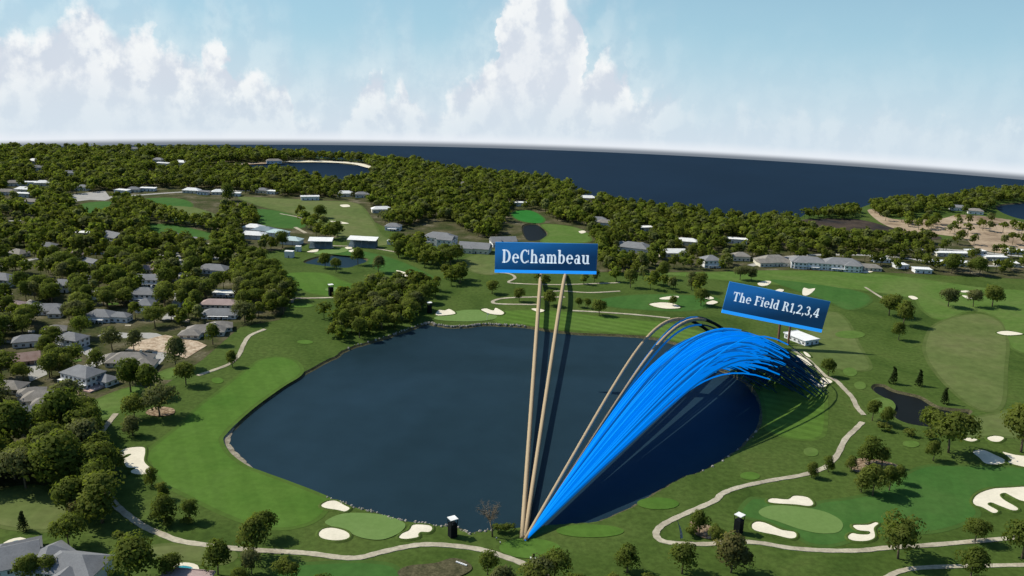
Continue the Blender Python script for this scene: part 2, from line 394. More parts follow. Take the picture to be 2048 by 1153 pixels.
def lake_run(x0, x1, y0, y1):
    px, py, _ = project([tuple(q) for q in LAKE]); out = [k for k in range(len(LAKE)) if x0 < px[k] < x1 and y0 < py[k] < y1]
    br = max(range(len(out)), key=lambda i: (out[i]-out[i-1]) % len(LAKE)); return out[br:]+out[:br]
IN = {d: offset_loop(LAKE, -d) for d in (.6, 2.2, 4.5)}
run = lake_run(430, 540, 840, 955)
n_ = len(run); fd = lambda i: min(1, .15+min(i, n_-1-i)/(n_*.3))
loft('beach', [zed([LAKE[k] for k in run], .05), zed([IN[.6][k] for k in run], -.5), [LAKE[k].lerp(IN[4.5][k], fd(i)) + Vector((0, 0, -1.24)) for i, k in enumerate(run)]], m_shore, closed=False, kind='structure')
rk_v, rk_f = [], []; rr_ = random.Random(4)
for (bx, st_) in (((640, 1010, 985, 1070), .75), ((840, 1060, 640, 656), 1.6), ((770, 845, 640, 676), .5), ((690, 780, 668, 700), .25), ((1390, 1530, 860, 950), .12)):
    rn = lake_run(*bx)
    for a_, b_ in zip(rn, rn[1:]):
        L_ = (LAKE[b_]-LAKE[a_]).length
        for k in range(int(L_*st_)+(1 if rr_.random() < L_*st_ % 1 else 0)):
            c_ = LAKE[a_].lerp(LAKE[b_], rr_.random()); sz = rr_.uniform(.35, .95); cx_, cy_ = c_.x+rr_.gauss(0, .5), c_.y+rr_.gauss(0, .5); n0 = len(rk_v)
            for z_, q_ in ((-.9, 1.0), (.1, .9), (sz*.8, .45)):
                for m_ in range(5):
                    a = m_*1.257+rr_.uniform(-.3, .3); rk_v.append((cx_+math.cos(a)*sz*q_*rr_.uniform(.8, 1.3), cy_+math.sin(a)*sz*q_, z_+rr_.uniform(-.1, .1)))
            for lv in (0, 5):
                for m_ in range(5): rk_f.append((n0+lv+m_, n0+lv+(m_+1) % 5, n0+lv+5+(m_+1) % 5, n0+lv+5+m_))
            rk_f.append(tuple(n0+10+m_ for m_ in range(5)))
link('shore_rocks', mesh('shore_rocks', rk_v, rk_f), m_rock, kind='stuff', label='pale broken rocks lining the lake edge')
# estate, forest floor and other tints of ground
est = [(-300,300.5),(0,304),(300,305),(540,311),(700,322),(832,333),(1000,359),(1130,380),(1200,402),(1350,431),(1480,447),(1590,449),(1700,470),(1860,480),(2080,470),(2080,560),(1900,552),(1720,543),(1480,543),(1300,545),(1190,545),(1190,500),(960,500),(830,480),(760,450),(740,440),(700,470),(560,500),(505,510),(585,600),(560,640),(480,655),(405,720),(330,770),(250,790),(215,850),(180,920),(60,990),(-200,1020)]
estP = [G(x, y) for x, y in est]
sheet('estate_ground', None, .05, m_estate, sm=0, world=estP, holes=[h for h, wv in zip(holes, waters) if wv[0] in ('far_lake', 'cove')] + [holes[4]])
sheet('tan_flats', [(1735,422),(1752,420),(1765,432),(1800,440),(1880,438),(1920,430),(1990,436),(2060,452),(2060,505),(1960,500),(1930,478),(1880,470),(1800,460),(1760,445)], .09, m_beach, excl=False)
sheet('marsh_flats', [(1600,442),(1640,438),(1720,440),(1800,460),(1880,474),(1860,480),(1780,472),(1700,468),(1640,470),(1615,455)], .12, m_marsh, excl=True)
sheet('shore_flats', [(1255,416),(1290,414),(1345,428),(1300,440),(1262,440),(1225,432)], .11, m_beach, excl=False)
sheet('shore_flats', [(1150,392),(1200,397),(1246,405),(1230,410),(1180,404)], .11, m_beach, excl=False)
sheet('sand_spit', [(560,324),(600,321.5),(660,322),(720,327),(744,334),(735,336),(700,328),(640,325),(600,325)], .13, m_sand, excl=True)
sheet('sand_spit', [(395,333),(450,328),(540,325),(560,327),(500,329),(430,333)], .13, m_beach, excl=True)

# lawns and fairways
FRG = {}
def fw(px, mt, z=.10, label=None, excl=True, name='fairway'):
    o, P = sheet(name, px, z, mt, label, excl=excl)
    if name == 'fairway':
        if mt.name not in FRG:
            q = FRG[mt.name] = mt.copy(); q.name = mt.name + ' fringe'; rp = [n for n in q.node_tree.nodes if n.type == 'VALTORGB'][0]
            for e in rp.color_ramp.elements: e.color = tuple(.5*a+.5*b for a, b in zip(e.color[:3], (.058, .088, .019))) + (1,)
        ZN[0] += 1; zf = z-.02+.0012*ZN[0]*.2
        loft('fringe', [zed(offset_loop(P, 2.4), zf), zed(P, zf+.004)], FRG[mt.name], kind='structure')
    return o, P
fw([(502,736),(525,721),(555,716),(585,722),(600,738),(594,752),(560,773),(508,810),(470,842),(446,866),(437,882),(452,909),(485,934),(520,948),(580,970),(636,992),(655,1004),(640,1030),(610,1048),(560,1056),(500,1045),(440,1022),(380,992),(330,965),(305,930),(300,905),(325,882),(365,850),(400,815),(440,785)], m_fair)
fw([(985,627),(1040,622),(1100,622),(1180,632),(1260,640),(1330,647),(1400,664),(1460,690),(1530,716),(1600,757),(1640,780),(1648,800),(1646,858),(1634,875),(1600,879),(1560,871),(1536,856),(1532,820),(1522,788),(1494,757),(1444,732),(1404,703),(1362,685),(1300,671),(1230,666),(1100,657),(1050,649),(1000,646)], m_fairs)
fw([(1486,1030),(1500,1004),(1520,1000),(1600,1017),(1650,1006),(1700,1000),(1760,985),(1800,960),(1850,936),(1920,934),(2100,942),(2100,980),(1990,974),(1950,985),(1940,1005),(1950,1030),(1900,1054),(1840,1064),(1760,1062),(1720,1070),(1690,1082),(1655,1090),(1620,1086),(1590,1068),(1540,1045)], m_fair3)
fw([(570,552),(600,546),(650,548),(690,565),(740,580),(760,592),(720,598),(640,590),(600,578)], m_fair)
fw([(158,412),(200,404),(232,408),(226,430),(205,440),(165,436)], m_fair3)
fw([(262,402),(330,396),(372,402),(380,415),(320,416),(285,412)], m_fair3)
fw([(300,416),(375,414),(430,430),(470,445),(400,446),(340,440)], m_range)
fw([(292,452),(340,450),(420,468),(430,478),(360,480),(300,468)], m_fair3)
fw([(480,395),(560,398),(640,402),(712,408),(742,440),(760,470),(790,485),(740,492),(690,480),(640,450),(600,432),(520,412)], m_range)
fw([(510,420),(560,424),(600,440),(605,455),(560,456),(515,444)], m_fair3)
fw([(1085,450),(1130,452),(1165,462),(1180,482),(1140,487),(1085,485),(1100,468)], m_fair2)
fw([(1030,424),(1060,422),(1085,436),(1082,446),(1050,444),(1028,434)], mat('vivid grass', [(.02,.13,.02),(.03,.16,.03)], .05))
fw([(1330,548),(1420,546),(1560,542),(1740,548),(1850,560),(1960,576),(2100,590),(2100,640),(1980,618),(1850,600),(1700,578),(1560,570),(1440,560)], m_fair2, excl=False)
fw([(1200,600),(1290,590),(1420,594),(1430,606),(1380,622),(1260,618),(1205,610)], m_fair3, excl=False)
fw([(1852,690),(1868,655),(1910,636),(1965,630),(2003,650),(2012,690),(2008,740),(2004,800),(1985,822),(1945,812),(1900,775),(1870,740),(1856,715)], m_range, z=.12)
fw([(1655,628),(1690,640),(1715,690),(1738,735),(1700,740),(1620,728),(1590,700)], m_range, excl=False)
fw([(1540,560),(1700,580),(1740,600),(1700,620),(1650,600)], m_fair3, excl=False, z=.14)
fw([(1860,590),(2100,650),(2100,700),(2030,700),(2000,640),(1940,622),(1880,640),(1840,610)], m_fair2, excl=False)
fw([(1910,850),(1990,830),(2060,820),(2100,880),(2000,872),(1930,874)], m_range, excl=False)
fw([(640,505),(700,500),(790,520),(870,560),(800,556),(740,530),(735,516)], m_fair3, excl=False)
fw([(930,520),(1000,500),(1000,545),(950,545)], m_range, excl=False)
fw([(560,1140),(640,1130),(740,1128),(790,1140),(780,1175),(600,1180)], m_fair3, z=.09, excl=False)
fw([(300,1098),(380,1092),(460,1108),(440,1125),(340,1118)], m_range, z=.09, excl=False)
fw([(165,820),(210,795),(270,775),(282,790),(235,825),(200,838)], m_fair2, z=.09, excl=True)
fw([(0,985),(70,975),(110,1000),(140,1040),(100,1060),(0,1050),(-60,1020)], m_range, z=.09, excl=True)
fw([(320,750),(345,738),(358,742),(340,758)], m_fair2, z=.1)
for (x, y, rx, ry, mt) in [(610,685,16,4,m_fair),(435,762,12,6,m_fair),(1180,1063,68,13,m_fair),(1316,1008,42,12,m_fair),(1060,1098,62,20,m_fair),(1622,905,15,9,m_fair2),(1500,953,20,8,m_fair),(1822,889,17,7,m_fair2),(1700,745,14,9,m_fair2),(1720,772,12,8,m_fair2),(1765,812,26,16,m_fair2),(600,612,28,4,m_fair),(1700,670,30,8,m_fair2),(680,580,30,5,m_green)]:
    fw([(x+rx*math.cos(t)*1.0+ry*.2*math.sin(t), y+ry*math.sin(t)) for t in np.linspace(0, 2*math.pi, 10)[:-1]], mt, z=.13, name='tee_box' if rx < 70 else 'tee_ground', excl=(rx < 64 or y > 1000))
# greens
def green(px): sheet('putting_green', px, .17, m_green)
green([(868,637),(890,629),(930,621),(970,622),(993,632),(985,640),(940,644),(885,642)])
green([(650,1045),(680,1030),(720,1027),(770,1032),(805,1045),(810,1056),(792,1071),(760,1081),(720,1076),(690,1062),(665,1055)])
green([(1518,1023),(1540,1013),(1580,1013),(1640,1022),(1675,1037),(1686,1052),(1675,1066),(1640,1068),(1600,1060),(1560,1046),(1525,1034)])
green([(628,507),(650,500),(690,497),(695,503),(670,508),(640,510)])
# bunkers with a raised grass lip
def bunker(px, lip=True):
    P = smooth_closed([G(x, y) for x, y in px], 4)
    EXCL.append(np.array(px, float))
    o, _ = sheet('sand_bunker', None, .20, m_sand, sm=0, world=P)
    if lip:
        loft('bunker_lip', [zed(offset_loop(P, 1.5), .06), zed(offset_loop(P, .6), .55), zed(offset_loop(P, .0), .5), zed(offset_loop(P, -.25), .19)], m_rough, kind='structure')
NEARB = [
 [(642,1012),(655,1004),(672,1003),(690,1012),(700,1018),(690,1025),(675,1022),(650,1018)],
 [(637,1070),(645,1060),(665,1057),(690,1063),(700,1072),(693,1080),(670,1083),(645,1079)],
 [(798,1075),(805,1068),(818,1062),(827,1051),(858,1052),(865,1059),(858,1066),(842,1066),(837,1070),(836,1076),(815,1080),(801,1079)],
 [(1535,1003),(1545,998),(1575,1000),(1588,993),(1615,996),(1627,1008),(1618,1014),(1590,1011),(1545,1008)],
 [(1503,1052),(1512,1045),(1530,1047),(1560,1060),(1575,1063),(1590,1066),(1593,1075),(1580,1079),(1550,1072),(1510,1063)],
 [(1695,1076),(1703,1068),(1718,1070),(1736,1070),(1738,1065),(1715,1062),(1706,1052),(1735,1051),(1750,1046),(1757,1049),(1748,1058),(1750,1076),(1732,1084),(1705,1083)],
 [(1945,1003),(1955,990),(1980,980),(2010,977),(2085,976),(2085,1006),(2045,1004),(2022,994),(2010,988),(2000,991),(2008,1001),(2036,1018),(2026,1023),(2000,1014),(1982,1007),(1976,1011),(1996,1023),(1986,1028),(1965,1017),(1950,1012)],
 [(1945,905),(1965,901),(1990,911),(2012,923),(2000,930),(1972,929),(1958,917)],
 [(2004,905),(2030,911),(2075,918),(2075,938),(2040,934),(2012,925),(2022,921)],
 [(237,912),(245,901),(265,896),(288,896),(291,906),(289,924),(302,939),(298,948),(280,951),(264,948),(262,943),(270,938),(254,936),(246,921),(255,915),(262,910),(254,911),(244,916)],
]
for b in NEARB: bunker(b)
for b in [[(871,628),(878,621),(889,622),(898,619),(908,624),(910,629),(890,632),(874,632)],[(962,621),(972,618),(986,622),(990,617),(997,619),(1008,626),(1002,631),(980,629)],
 [(1062,619),(1075,618),(1090,622),(1078,626)],[(1298,610),(1320,606),(1345,608),(1360,614),(1356,618),(1325,618)],[(1320,597),(1345,593),(1358,594),(1350,599),(1325,600)],[(1412,607),(1425,602),(1436,606),(1420,611)],[(1408,596),(1420,594),(1428,598),(1416,600)],
 [(1515,568),(1528,563),(1542,564),(1536,571),(1522,573)],[(1605,590),(1607,577),(1618,579),(1630,578),(1624,586),(1614,592)],[(1550,583),(1558,579),(1568,581),(1562,585)],
 [(1688,543),(1700,541),(1713,543),(1700,545)],[(1720,545),(1732,543),(1746,544),(1732,547)],[(1816,594),(1826,593),(1836,598),(1826,600)],[(1993,666),(2015,663),(2046,669),(2025,672),(2005,671)],[(1918,584),(1930,582),(1943,584),(1930,586)],[(1924,592),(1934,593),(1946,598),(1934,598)],
 [(1593,711),(1608,717),(1626,731),(1614,732),(1600,722)],[(1578,713),(1590,718),(1602,732),(1592,731)],[(1615,750),(1625,752),(1636,766),(1654,772),(1642,776),(1624,770)],[(1640,757),(1654,758),(1665,765),(1652,770),(1642,766)],[(1606,704),(1616,708),(1622,716),(1612,713)],
 [(792,542),(808,545),(825,553),(805,553)],[(614,505),(625,501),(637,500),(632,505)],[(646,496),(658,494),(668,496),(656,499)],[(690,496),(701,494),(704,498),(694,499)],[(697,503),(706,500),(715,503),(706,506)],[(660,443),(680,444),(698,448),(676,448)],
 [(680,411),(695,410),(700,414),(686,415)],[(1925,880),(1938,877),(1955,881),(1942,885)],[(1974,877),(1990,873),(2008,877),(1998,885),(1982,884)],[(1157,464),(1166,462),(1172,465),(1163,468)]]:
    bunker(b, lip=b[0][1] > 600)
# cart paths and streets
def path(px, wid=3.0, mt=None, z=.24, name='cart_path'): strip(name, px, wid, z, mt or m_path)
path([(235,1015),(260,1035),(290,1055),(320,1068),(360,1083),(420,1092),(490,1100),(560,1104),(620,1108),(680,1116),(720,1116),(760,1106),(810,1095),(850,1090),(900,1092),(960,1100),(1010,1115),(1050,1130),(1090,1152),(1120,1175)], 3.2)
path([(1725,845),(1710,860),(1690,880),(1675,910),(1655,932),(1635,942),(1600,952),(1540,962),(1480,975),(1445,988),(1430,1002),(1390,1020),(1345,1040),(1320,1055),(1312,1070),(1325,1083),(1360,1088),(1420,1089),(1460,1084),(1520,1087),(1580,1097),(1650,1102),(1720,1102),(1770,1097),(1850,1092),(1990,1080),(2120,1068)], 3.0)
path([(1585,700),(1610,715),(1632,735),(1650,752),(1672,762),(1686,776),(1704,795),(1714,815),(1728,831)], 3.0)
path([(1750,1170),(1775,1155),(1802,1143),(1850,1136),(1990,1132),(2120,1130)], 2.6)
path([(530,659),(500,672),(487,690),(478,710),(460,728),(430,740),(395,752)], 3.0)
path([(232,828),(212,853),(197,873),(187,895),(183,920),(190,950),(212,985),(235,1015)], 3.0)
path([(1000,546),(1022,549),(1030,557),(1017,565),(1040,568),(1120,570),(1240,566)], 2.6)
path([(1130,595),(1060,595),(1010,597),(988,602),(988,607),(1010,609),(1080,610)], 3.0)
path([(1093,591),(1104,584),(1130,583),(1180,586),(1240,583)], 2.8)
path([(1145,622),(1200,625),(1270,630),(1340,637)], 3.0)
path([(583,606),(588,598),(620,597),(660,596),(700,595)], 3.0)
path([(660,492),(730,495),(800,506)], 3.0)
path([(590,455),(612,467)], 4.0)
path([(0,404),(20,402),(30,408)], 5.0)
path([(560,428),(600,436),(640,450)], 2.5)
path([(1730,575),(1770,600)], 2.2)
st = lambda px, wd: path(px, wd, m_road, .15, 'street')
st([(205,668),(250,672),(300,672),(330,690),(300,730)], 11)
st([(335,640),(352,615),(360,590),(368,565),(362,540),(352,515),(345,500)], 8)
st([(-30,545),(60,520),(180,508),(330,512)], 7)
st([(140,690),(170,700),(200,722),(160,740)], 8)
st([(60,560),(130,575),(190,600)], 6)
st([(1500,532),(1600,512),(1760,512),(1900,528),(2060,535)], 7)
st([(1800,500),(1900,500),(2060,515)], 8)
st([(150,400),(260,392),(380,384),(500,382)], 8)
st([(110,432),(60,440),(-40,445)], 5)
def lot(px, mt, name='yard', z=.13): sheet(name, px, z, mt, sm=0)
lot([(250,702),(275,684),(330,671),(396,684),(414,692),(372,718),(330,706),(292,704)], m_dirt, 'dirt_lot', .18)
lot([(130,795),(150,780),(170,790),(150,806)], m_dirt, 'yard')
lot([(275,516),(300,506),(322,520),(320,528),(285,526)], m_dirt, 'yard')
lot([(50,730),(85,725),(95,750),(60,765)], m_road, 'driveway')
lot([(275,556),(320,540),(326,548),(290,556)], m_dirt, 'yard')
lot([(340,575),(372,575),(375,592),(350,590)], m_road, 'driveway')
lot([(20,625),(60,600),(85,606),(60,632)], m_road, 'driveway')
lot([(345,520),(365,520),(372,530),(352,532)], m_road, 'driveway')
lot([(392,510),(430,506),(440,520),(420,520)], m_road, 'driveway')
lot([(140,390),(210,382),(220,396),(150,404)], m_road, 'car_park')
lot([(150,395),(170,400),(210,402),(230,395)], m_road, 'car_park')
ry = random.Random(21)
for k in range(46):
    x, y = ry.uniform(0, 500), ry.uniform(470, 830)
    if x > 520-.9*max(0, y-600)*1.4 or (y > 790 and x > 180): continue
    w_, h_ = ry.uniform(8, 26), ry.uniform(3, 7); a = ry.uniform(-.3, .3)
    c_ = [(x+dx*w_*math.cos(a)-dy*h_*math.sin(a), y+dx*w_*math.sin(a)*.4+dy*h_) for dx, dy in ((-.5, -.5), (.5, -.4), (.45, .5), (-.55, .4))]
    sheet('yard', c_, .10, (m_road, m_dirt, m_path, m_fair2, m_path)[k % 5], sm=0, excl=(k % 2 == 0))
for bd in ([(292,825),(315,815),(345,818),(348,828),(325,834),(300,832)], [(1695,928),(1720,918),(1760,922),(1795,932),(1790,942),(1745,950),(1710,945)], [(795,1150),(815,1134),(870,1128),(905,1118),(935,1126),(942,1142),(900,1160),(830,1165)], [(1380,1045),(1410,1050),(1440,1065),(1425,1080),(1390,1070)]):
    sheet('mulch_bed', bd, .19, m_bank if bd[0][0] == 795 else m_mulch)
# ------------------------------------------------------------------ houses
MARKS = []
HBOX = [(230, 890, 308, 955, 948)]            # picture boxes of the houses, so that no scattered tree covers them
FOOT = []            # footprints on the ground
def roof_parts(w, d, z0, pitch, kind, ov=.7):
    """roof solid over a w x d box centred on the origin, ridge along x"""
    hw, hd = w/2+ov, d/2+ov; h = hd*pitch; th = .22
    if kind == 'flat':
        v, f = [], []; box(v, f, -hw, hw, -hd, hd, z0, z0+.35); box(v, f, -hw, hw, -hd, -hd+.3, z0+.352, z0+.7); box(v, f, -hw, hw, hd-.3, hd, z0+.352, z0+.7)
        return v, f, z0+.6
    ins = hd if kind == 'hip' else 0.0
    ins = min(ins, hw*.9)
    v = [(-hw,-hd,z0),(hw,-hd,z0),(hw,hd,z0),(-hw,hd,z0),(-hw,-hd,z0+th),(hw,-hd,z0+th),(hw,hd,z0+th),(-hw,hd,z0+th),(-hw+ins,0,z0+th+h),(hw-ins,0,z0+th+h)]
    f = [(0,3,2,1),(0,1,5,4),(1,2,6,5),(2,3,7,6),(3,0,4,7),(4,5,9,8),(6,7,8,9),(5,6,9),(7,4,8)]
    return v, f, z0+th+h
def xf(v, dx, dy, rz):
    c, s = math.cos(rz), math.sin(rz)
    return [(x*c-y*s+dx, x*s+y*c+dy, z) for x, y, z in v]
WIN = {}
def win_mesh(w, h):
    k = (round(w, 1), round(h, 1))
    if k not in WIN:
        t = .16
        WIN[k] = (boxmesh('window', (-w/2-t, w/2+t, -.07, 0, -t, 0), (-w/2-t, w/2+t, -.07, 0, h, h+t), (-w/2-t, -w/2, -.07, 0, 0, h), (w/2, w/2+t, -.07, 0, 0, h), (-.05, .05, -.06, 0, 0, h)),
                  boxmesh('pane', (-w/2, w/2, -.035, -.005, 0, h)))
    return WIN[k]
def add_window(root, x, y, z, rz, w, h, fm):
    a, b = win_mesh(w, h)
    o = link('window', a, fm, root); o.location = (x, y, z); o.rotation_euler = (0, 0, rz)
    p = link('pane', b, m_glass, o)
def face_windows(root, w, d, st, dx, dy, rz, sides, fm, z0=0.9, wid=1.7, hgt=1.5, gap=3.6, h=3.0, doorside=None):
    for sd in sides:
        L = w if sd in 'FB' else d
        n = max(1, int(L//gap))
        for s_ in range(st):
            for i in range(n):
                u = (i+.5)/n*L - L/2
                if sd == 'F': x, y, r = u, -d/2, 0
                elif sd == 'B': x, y, r = u, d/2, math.pi
                elif sd == 'R': x, y, r = w/2, u, math.pi/2
                else: x, y, r = -w/2, u, -math.pi/2
                c, s = math.cos(rz), math.sin(rz)
                X_, Y_ = x*c-y*s+dx, x*s+y*c+dy
                if s_ == 0 and sd == doorside and i == n//2:
                    o = link('door', boxmesh('door', (-.6, .6, -.06, 0, 0, 2.2)), m_door, root); o.location = (X_, Y_, .1); o.rotation_euler = (0, 0, r+rz)
                    kb = link('handle', boxmesh('handle', (.35, .45, -.12, -.06, 1.0, 1.12)), m_grey, o)
                    continue
                add_window(root, X_, Y_, z0+s_*h, r+rz, wid, hgt, fm)
WALLS = {'w': m_white, 'c': m_cream, 'b': m_roof_r}
def house(label, px, py, w, d, yaw, st, roof, rk='hip', wall='w', wings=(), sides='FR', group='houses of the lakeside estate', chim=False, name='house', pitch=.52, porch=0, cat='house', hs=3.0, extra=None, gap=3.6, hidden=False):
    loc = G(px, py); rz = R_(yaw)
    root = empty(name, loc, label, cat, group, rz)
    MARKS.append((loc.x, loc.y, label))
    h = st*hs; wm = WALLS[wall]
    v, f = [], []; box(v, f, -w/2, w/2, -d/2, d/2, -.2, h)
    link('wall', mesh('wall', v, f), wm, root)
    v, f, top = roof_parts(w, d, h+.003, pitch, rk)
    rf = link('roof', mesh('roof', v, f), roof, root)
    if chim:
        link('chimney', boxmesh('chimney', (w*.22, w*.22+1.2, .4, 1.6, h+.4, top+1.0)), wm, rf)
    if sides: face_windows(root, w, d, st, 0, 0, 0, sides, m_white, doorside='F', h=hs, gap=gap)
    ext = [(-w/2, -d/2), (w/2, -d/2), (w/2, d/2), (-w/2, d/2)]
    for (wx, wy, ww, wd, wrz, wst, wrk) in wings:
        wr = R_(wrz); hh = wst*hs-.15
        v, f = [], []; box(v, f, -ww/2, ww/2, -wd/2, wd/2, -.2, hh)
        link('wing_wall', mesh('wing_wall', xf(v, wx, wy, wr), f), wm, root)
        v, f, t2 = roof_parts(ww, wd, hh+.005, pitch, wrk, .62)
        link('wing_roof', mesh('wing_roof', xf(v, wx, wy, wr), f), roof, root)
        if sides: face_windows(root, ww, wd, wst, wx, wy, wr, sides if abs(wrz) < 45 else 'LF', m_white, h=hs, gap=gap)
        ext += [(wx-ww/2, wy-wd/2), (wx+ww/2, wy+wd/2)]
    if porch:
        v, f = [], []; n = 5
        box(v, f, -w*.3, w*.3, -d/2-porch, -d/2-.005, 2.5, 2.75)
        pr = link('porch', mesh('porch', v, f), m_white, root)
        for i in range(n):
            x = -w*.29 + w*.58*i/(n-1)
            c = link('column', boxmesh('column', (-.14, .14, -.14, .14, 0, 2.5)), m_white, pr); c.location = (x, -d/2-porch+.3, 0)
    if extra: extra(root, w, d, h)
    c, s = math.cos(rz), math.sin(rz)
    P = [(x*c-y*s+loc.x, x*s+y*c+loc.y, z) for x, y in ext for z in (0, h+2)]
    X_, Y_, _ = project(P)
    if not hidden: HBOX.append((X_.min(), Y_.min(), X_.max(), Y_.max(), py))
    FOOT.append((loc.x, loc.y, max(w, d)*.62))
    return root
def terrace(root, w, d, h):
    link('terrace', boxmesh('terrace', (w/2+.004, w/2+6, -d/2-3, d/2, -.1, .9)), m_pinkw, root)
    for i in range(6):
        o = link('railing', boxmesh('railing', (-.08, .08, -.08, .08, .903, 1.9)), m_white, root); o.location = (w/2+5.8, -d/2-2.8 + (d+2.6)*i/5, 0)
def balcony(root, w, d, h):
    b = link('balcony', boxmesh('balcony', (-w/2-.5, w/2+.5, -d/2-2.2, -d/2-.004, 2.9, 3.1)), m_white, root)
    for i in range(6):
        o = link('post', boxmesh('post', (-.15, .15, -.15, .15, 0, 2.9)), m_white, b); o.location = (-w/2 + w*i/5, -d/2-2.0, 0)
E = 'houses of the estate beside the lake'
house('white two storey house with big grey hipped roof and pink terrace, nearest the lake', 168, 766, 21, 14, -24, 2, m_roof_g, 'hip', wings=[(12, 5, 12, 9, 0, 1, 'hip')], sides='FR', extra=lambda *a: (terrace(*a), balcony(*a)), group=E, hs=3.4, gap=3.2)
house('long grey roofed house with a forward wing, beside the rubble coloured yard', 102, 626, 23, 13, 8, 1, m_roof_g, 'hip', wings=[(7, -8, 9, 12, 0, 1, 'hip')], sides='FR', group=E, hs=3.4)
house('white house with grey hipped roof and porch, behind the round tree by the street', 203, 640, 19, 13, -4, 1, m_roof_g, 'hip', wings=[(15, 0, 13, 9, 0, 1, 'hip')], sides='FR', porch=3, group=E, hs=4.2)
house('tall white house with broad grey roof, middle one of the row of three', 291, 600, 20, 14, 3, 2, m_roof_g, 'hip', wings=[(-11, 0, 6, 9, 0, 1, 'hip')], sides='FR', porch=2.5, group=E, chim=True)
house('grey roofed white house at the far end of the row of three', 298, 571, 17, 12, 4, 2, m_roof_g, 'gable', sides='FR', group=E, extra=balcony)
house('narrow grey roofed white house at the near end of the row of three', 293, 622, 12, 13, 3, 2, m_roof_g, 'hip', sides='FR', group=E, porch=2)
house('house with long pink tiled roof above a grey roofed house', 440, 614, 27, 11, 2, 1, m_roof_p, 'hip', wall='c', sides='F', group=E)
house('white house with grey roof just below the pink tiled one', 441, 634, 25, 12, 4, 1, m_roof_g, 'hip', sides='FR', group=E, porch=2.5)
house('sprawling brown grey roofed house with stepped wings beside the path lawn', 412, 668, 26, 13, 10, 1, m_roof_b, 'hip', wall='c', wings=[(8, 9, 17, 12, 8, 1, 'hip'), (-9, -7, 14, 10, -6, 1, 'hip')], sides='F', group=E, chim=True)
house('wide brown grey roofed bungalow between the dirt lot and the white lakeside house', 262, 727, 26, 16, 6, 1, m_roof_b, 'hip', wall='c', wings=[(11, -8, 13, 12, 0, 1, 'hip'), (-12, 3, 11, 10, 20, 1, 'hip')], sides='F', group=E, chim=True)
house('low house with red brown roof and brick side wall', 50, 726, 17, 13, 28, 1, m_roof_r, 'gable', wall='b', sides='F', group=E)
house('brown grey roofed house with stepped wings at the edge of the mown lawn', 88, 803, 21, 13, 14, 1, m_roof_b, 'hip', wall='c', wings=[(-8, 8, 14, 10, 10, 1, 'hip'), (4, -8, 15, 9, 4, 1, 'hip')], sides='F', group=E)
house('grey roofed house with white gable end facing the woods', 22, 845, 22, 11, 12, 2, m_roof_g, 'hip', sides='FR', group=E)
house('white house with grey roof mostly behind a spreading green tree', 146, 692, 17, 12, -18, 2, m_roof_g, 'hip', sides='FR', porch=2, group=E)
house('white house with tall windows behind bare stemmed trees', 56, 690, 17, 11, 24, 1, m_roof_g, 'hip', sides='FR', group=E, hs=3.8)
house('small grey roofed white house deep among the trees at the estate edge', 8, 570, 20, 14, -12, 2, m_roof_g, 'hip', sides='FR', group=E)
house('small house with pink tiled roof and sandy yard', 296, 544, 15, 10, 2, 1, m_roof_p, 'hip', wall='c', sides='F', group=E)
house('far grey house with one pale green sunlit roof slope', 228, 479, 22, 15, -30, 1, m_roof_g, 'gable', sides='F', group=E, hs=3.5)
house('wide grey hipped house between dense trees, back row of the estate', 430, 545, 25, 14, -8, 1, m_roof_g, 'hip', wings=[(-9, 4, 12, 9, 0, 1, 'hip')], sides='F', group=E, hs=3.5)
house('small white pavilion house with veranda behind the pink roof', 450, 592, 17, 8, 0, 1, m_roof_w, 'flat', sides='F', porch=2.5, group=E)
house('small house with grey roof half hidden between tall trees, back of the estate', 131, 582, 9, 12, 0, 2, m_roof_g, 'gable', sides='F', group=E)
house('pale grey cottage under tall trees with white gable', 185, 530, 15, 9, -30, 1, m_roof_g, 'gable', sides='F', group=E)
house('low white house with flat pale roof near the long hedge', 170, 471, 22, 9, -4, 1, m_roof_w, 'flat', wall='c', sides='F', group=E)
Mg = 'houses across the far side of the course'
house('large two storey grey roofed house with white gable wing on the knoll', 880, 489, 33, 17, -14, 2, m_roof_g, 'hip', wings=[(9, -7, 16, 13, 0, 2, 'gable'), (-12, -5, 10, 10, 0, 1, 'hip')], sides='FR', group=Mg, hs=4, gap=4.5)
house('grey roofed house with cream gable end beside the large knoll house', 950, 504, 31, 17, -10, 1, m_roof_g, 'gable', wall='c', wings=[(-8, -6, 15, 8, 0, 1, 'hip')], sides='F', group=Mg, hs=5, gap=5)
house('grey house with pale gables behind the name board', 1006, 490, 26, 15, 14, 1, m_roof_g, 'gable', wings=[(-9, -6, 9, 12, 0, 1, 'gable'), (9, 4, 12, 10, 20, 1, 'hip')], sides='F', group=Mg, hs=4.5)
house('small white house with porch at the edge of the pale fairway', 787, 460, 17, 11, -5, 1, m_roof_g, 'hip', sides='F', porch=4, group=Mg, hs=4.5)
house('sprawling grey house with three wings in the trees behind the board', 1268, 502, 31, 17, -22, 1, m_roof_g, 'hip', wings=[(-14, 3, 15, 13, 20, 1, 'hip'), (6, 9, 14, 12, 0, 1, 'hip')], sides='F', group=Mg, hs=4.5, gap=5)
house('white fronted grey house between two round trees', 1420, 533, 17, 14, 10, 2, m_roof_g, 'hip', sides='FR', porch=3, group=Mg, hs=3.6)
house('long grey house with white veranda on the lawn, the nearer wing of a pair', 1614, 535, 33, 16, -8, 2, m_roof_g, 'hip', wings=[(-8, -5, 12, 10, 0, 2, 'hip')], sides='FR', porch=3, group=Mg, hs=3.2, gap=4)
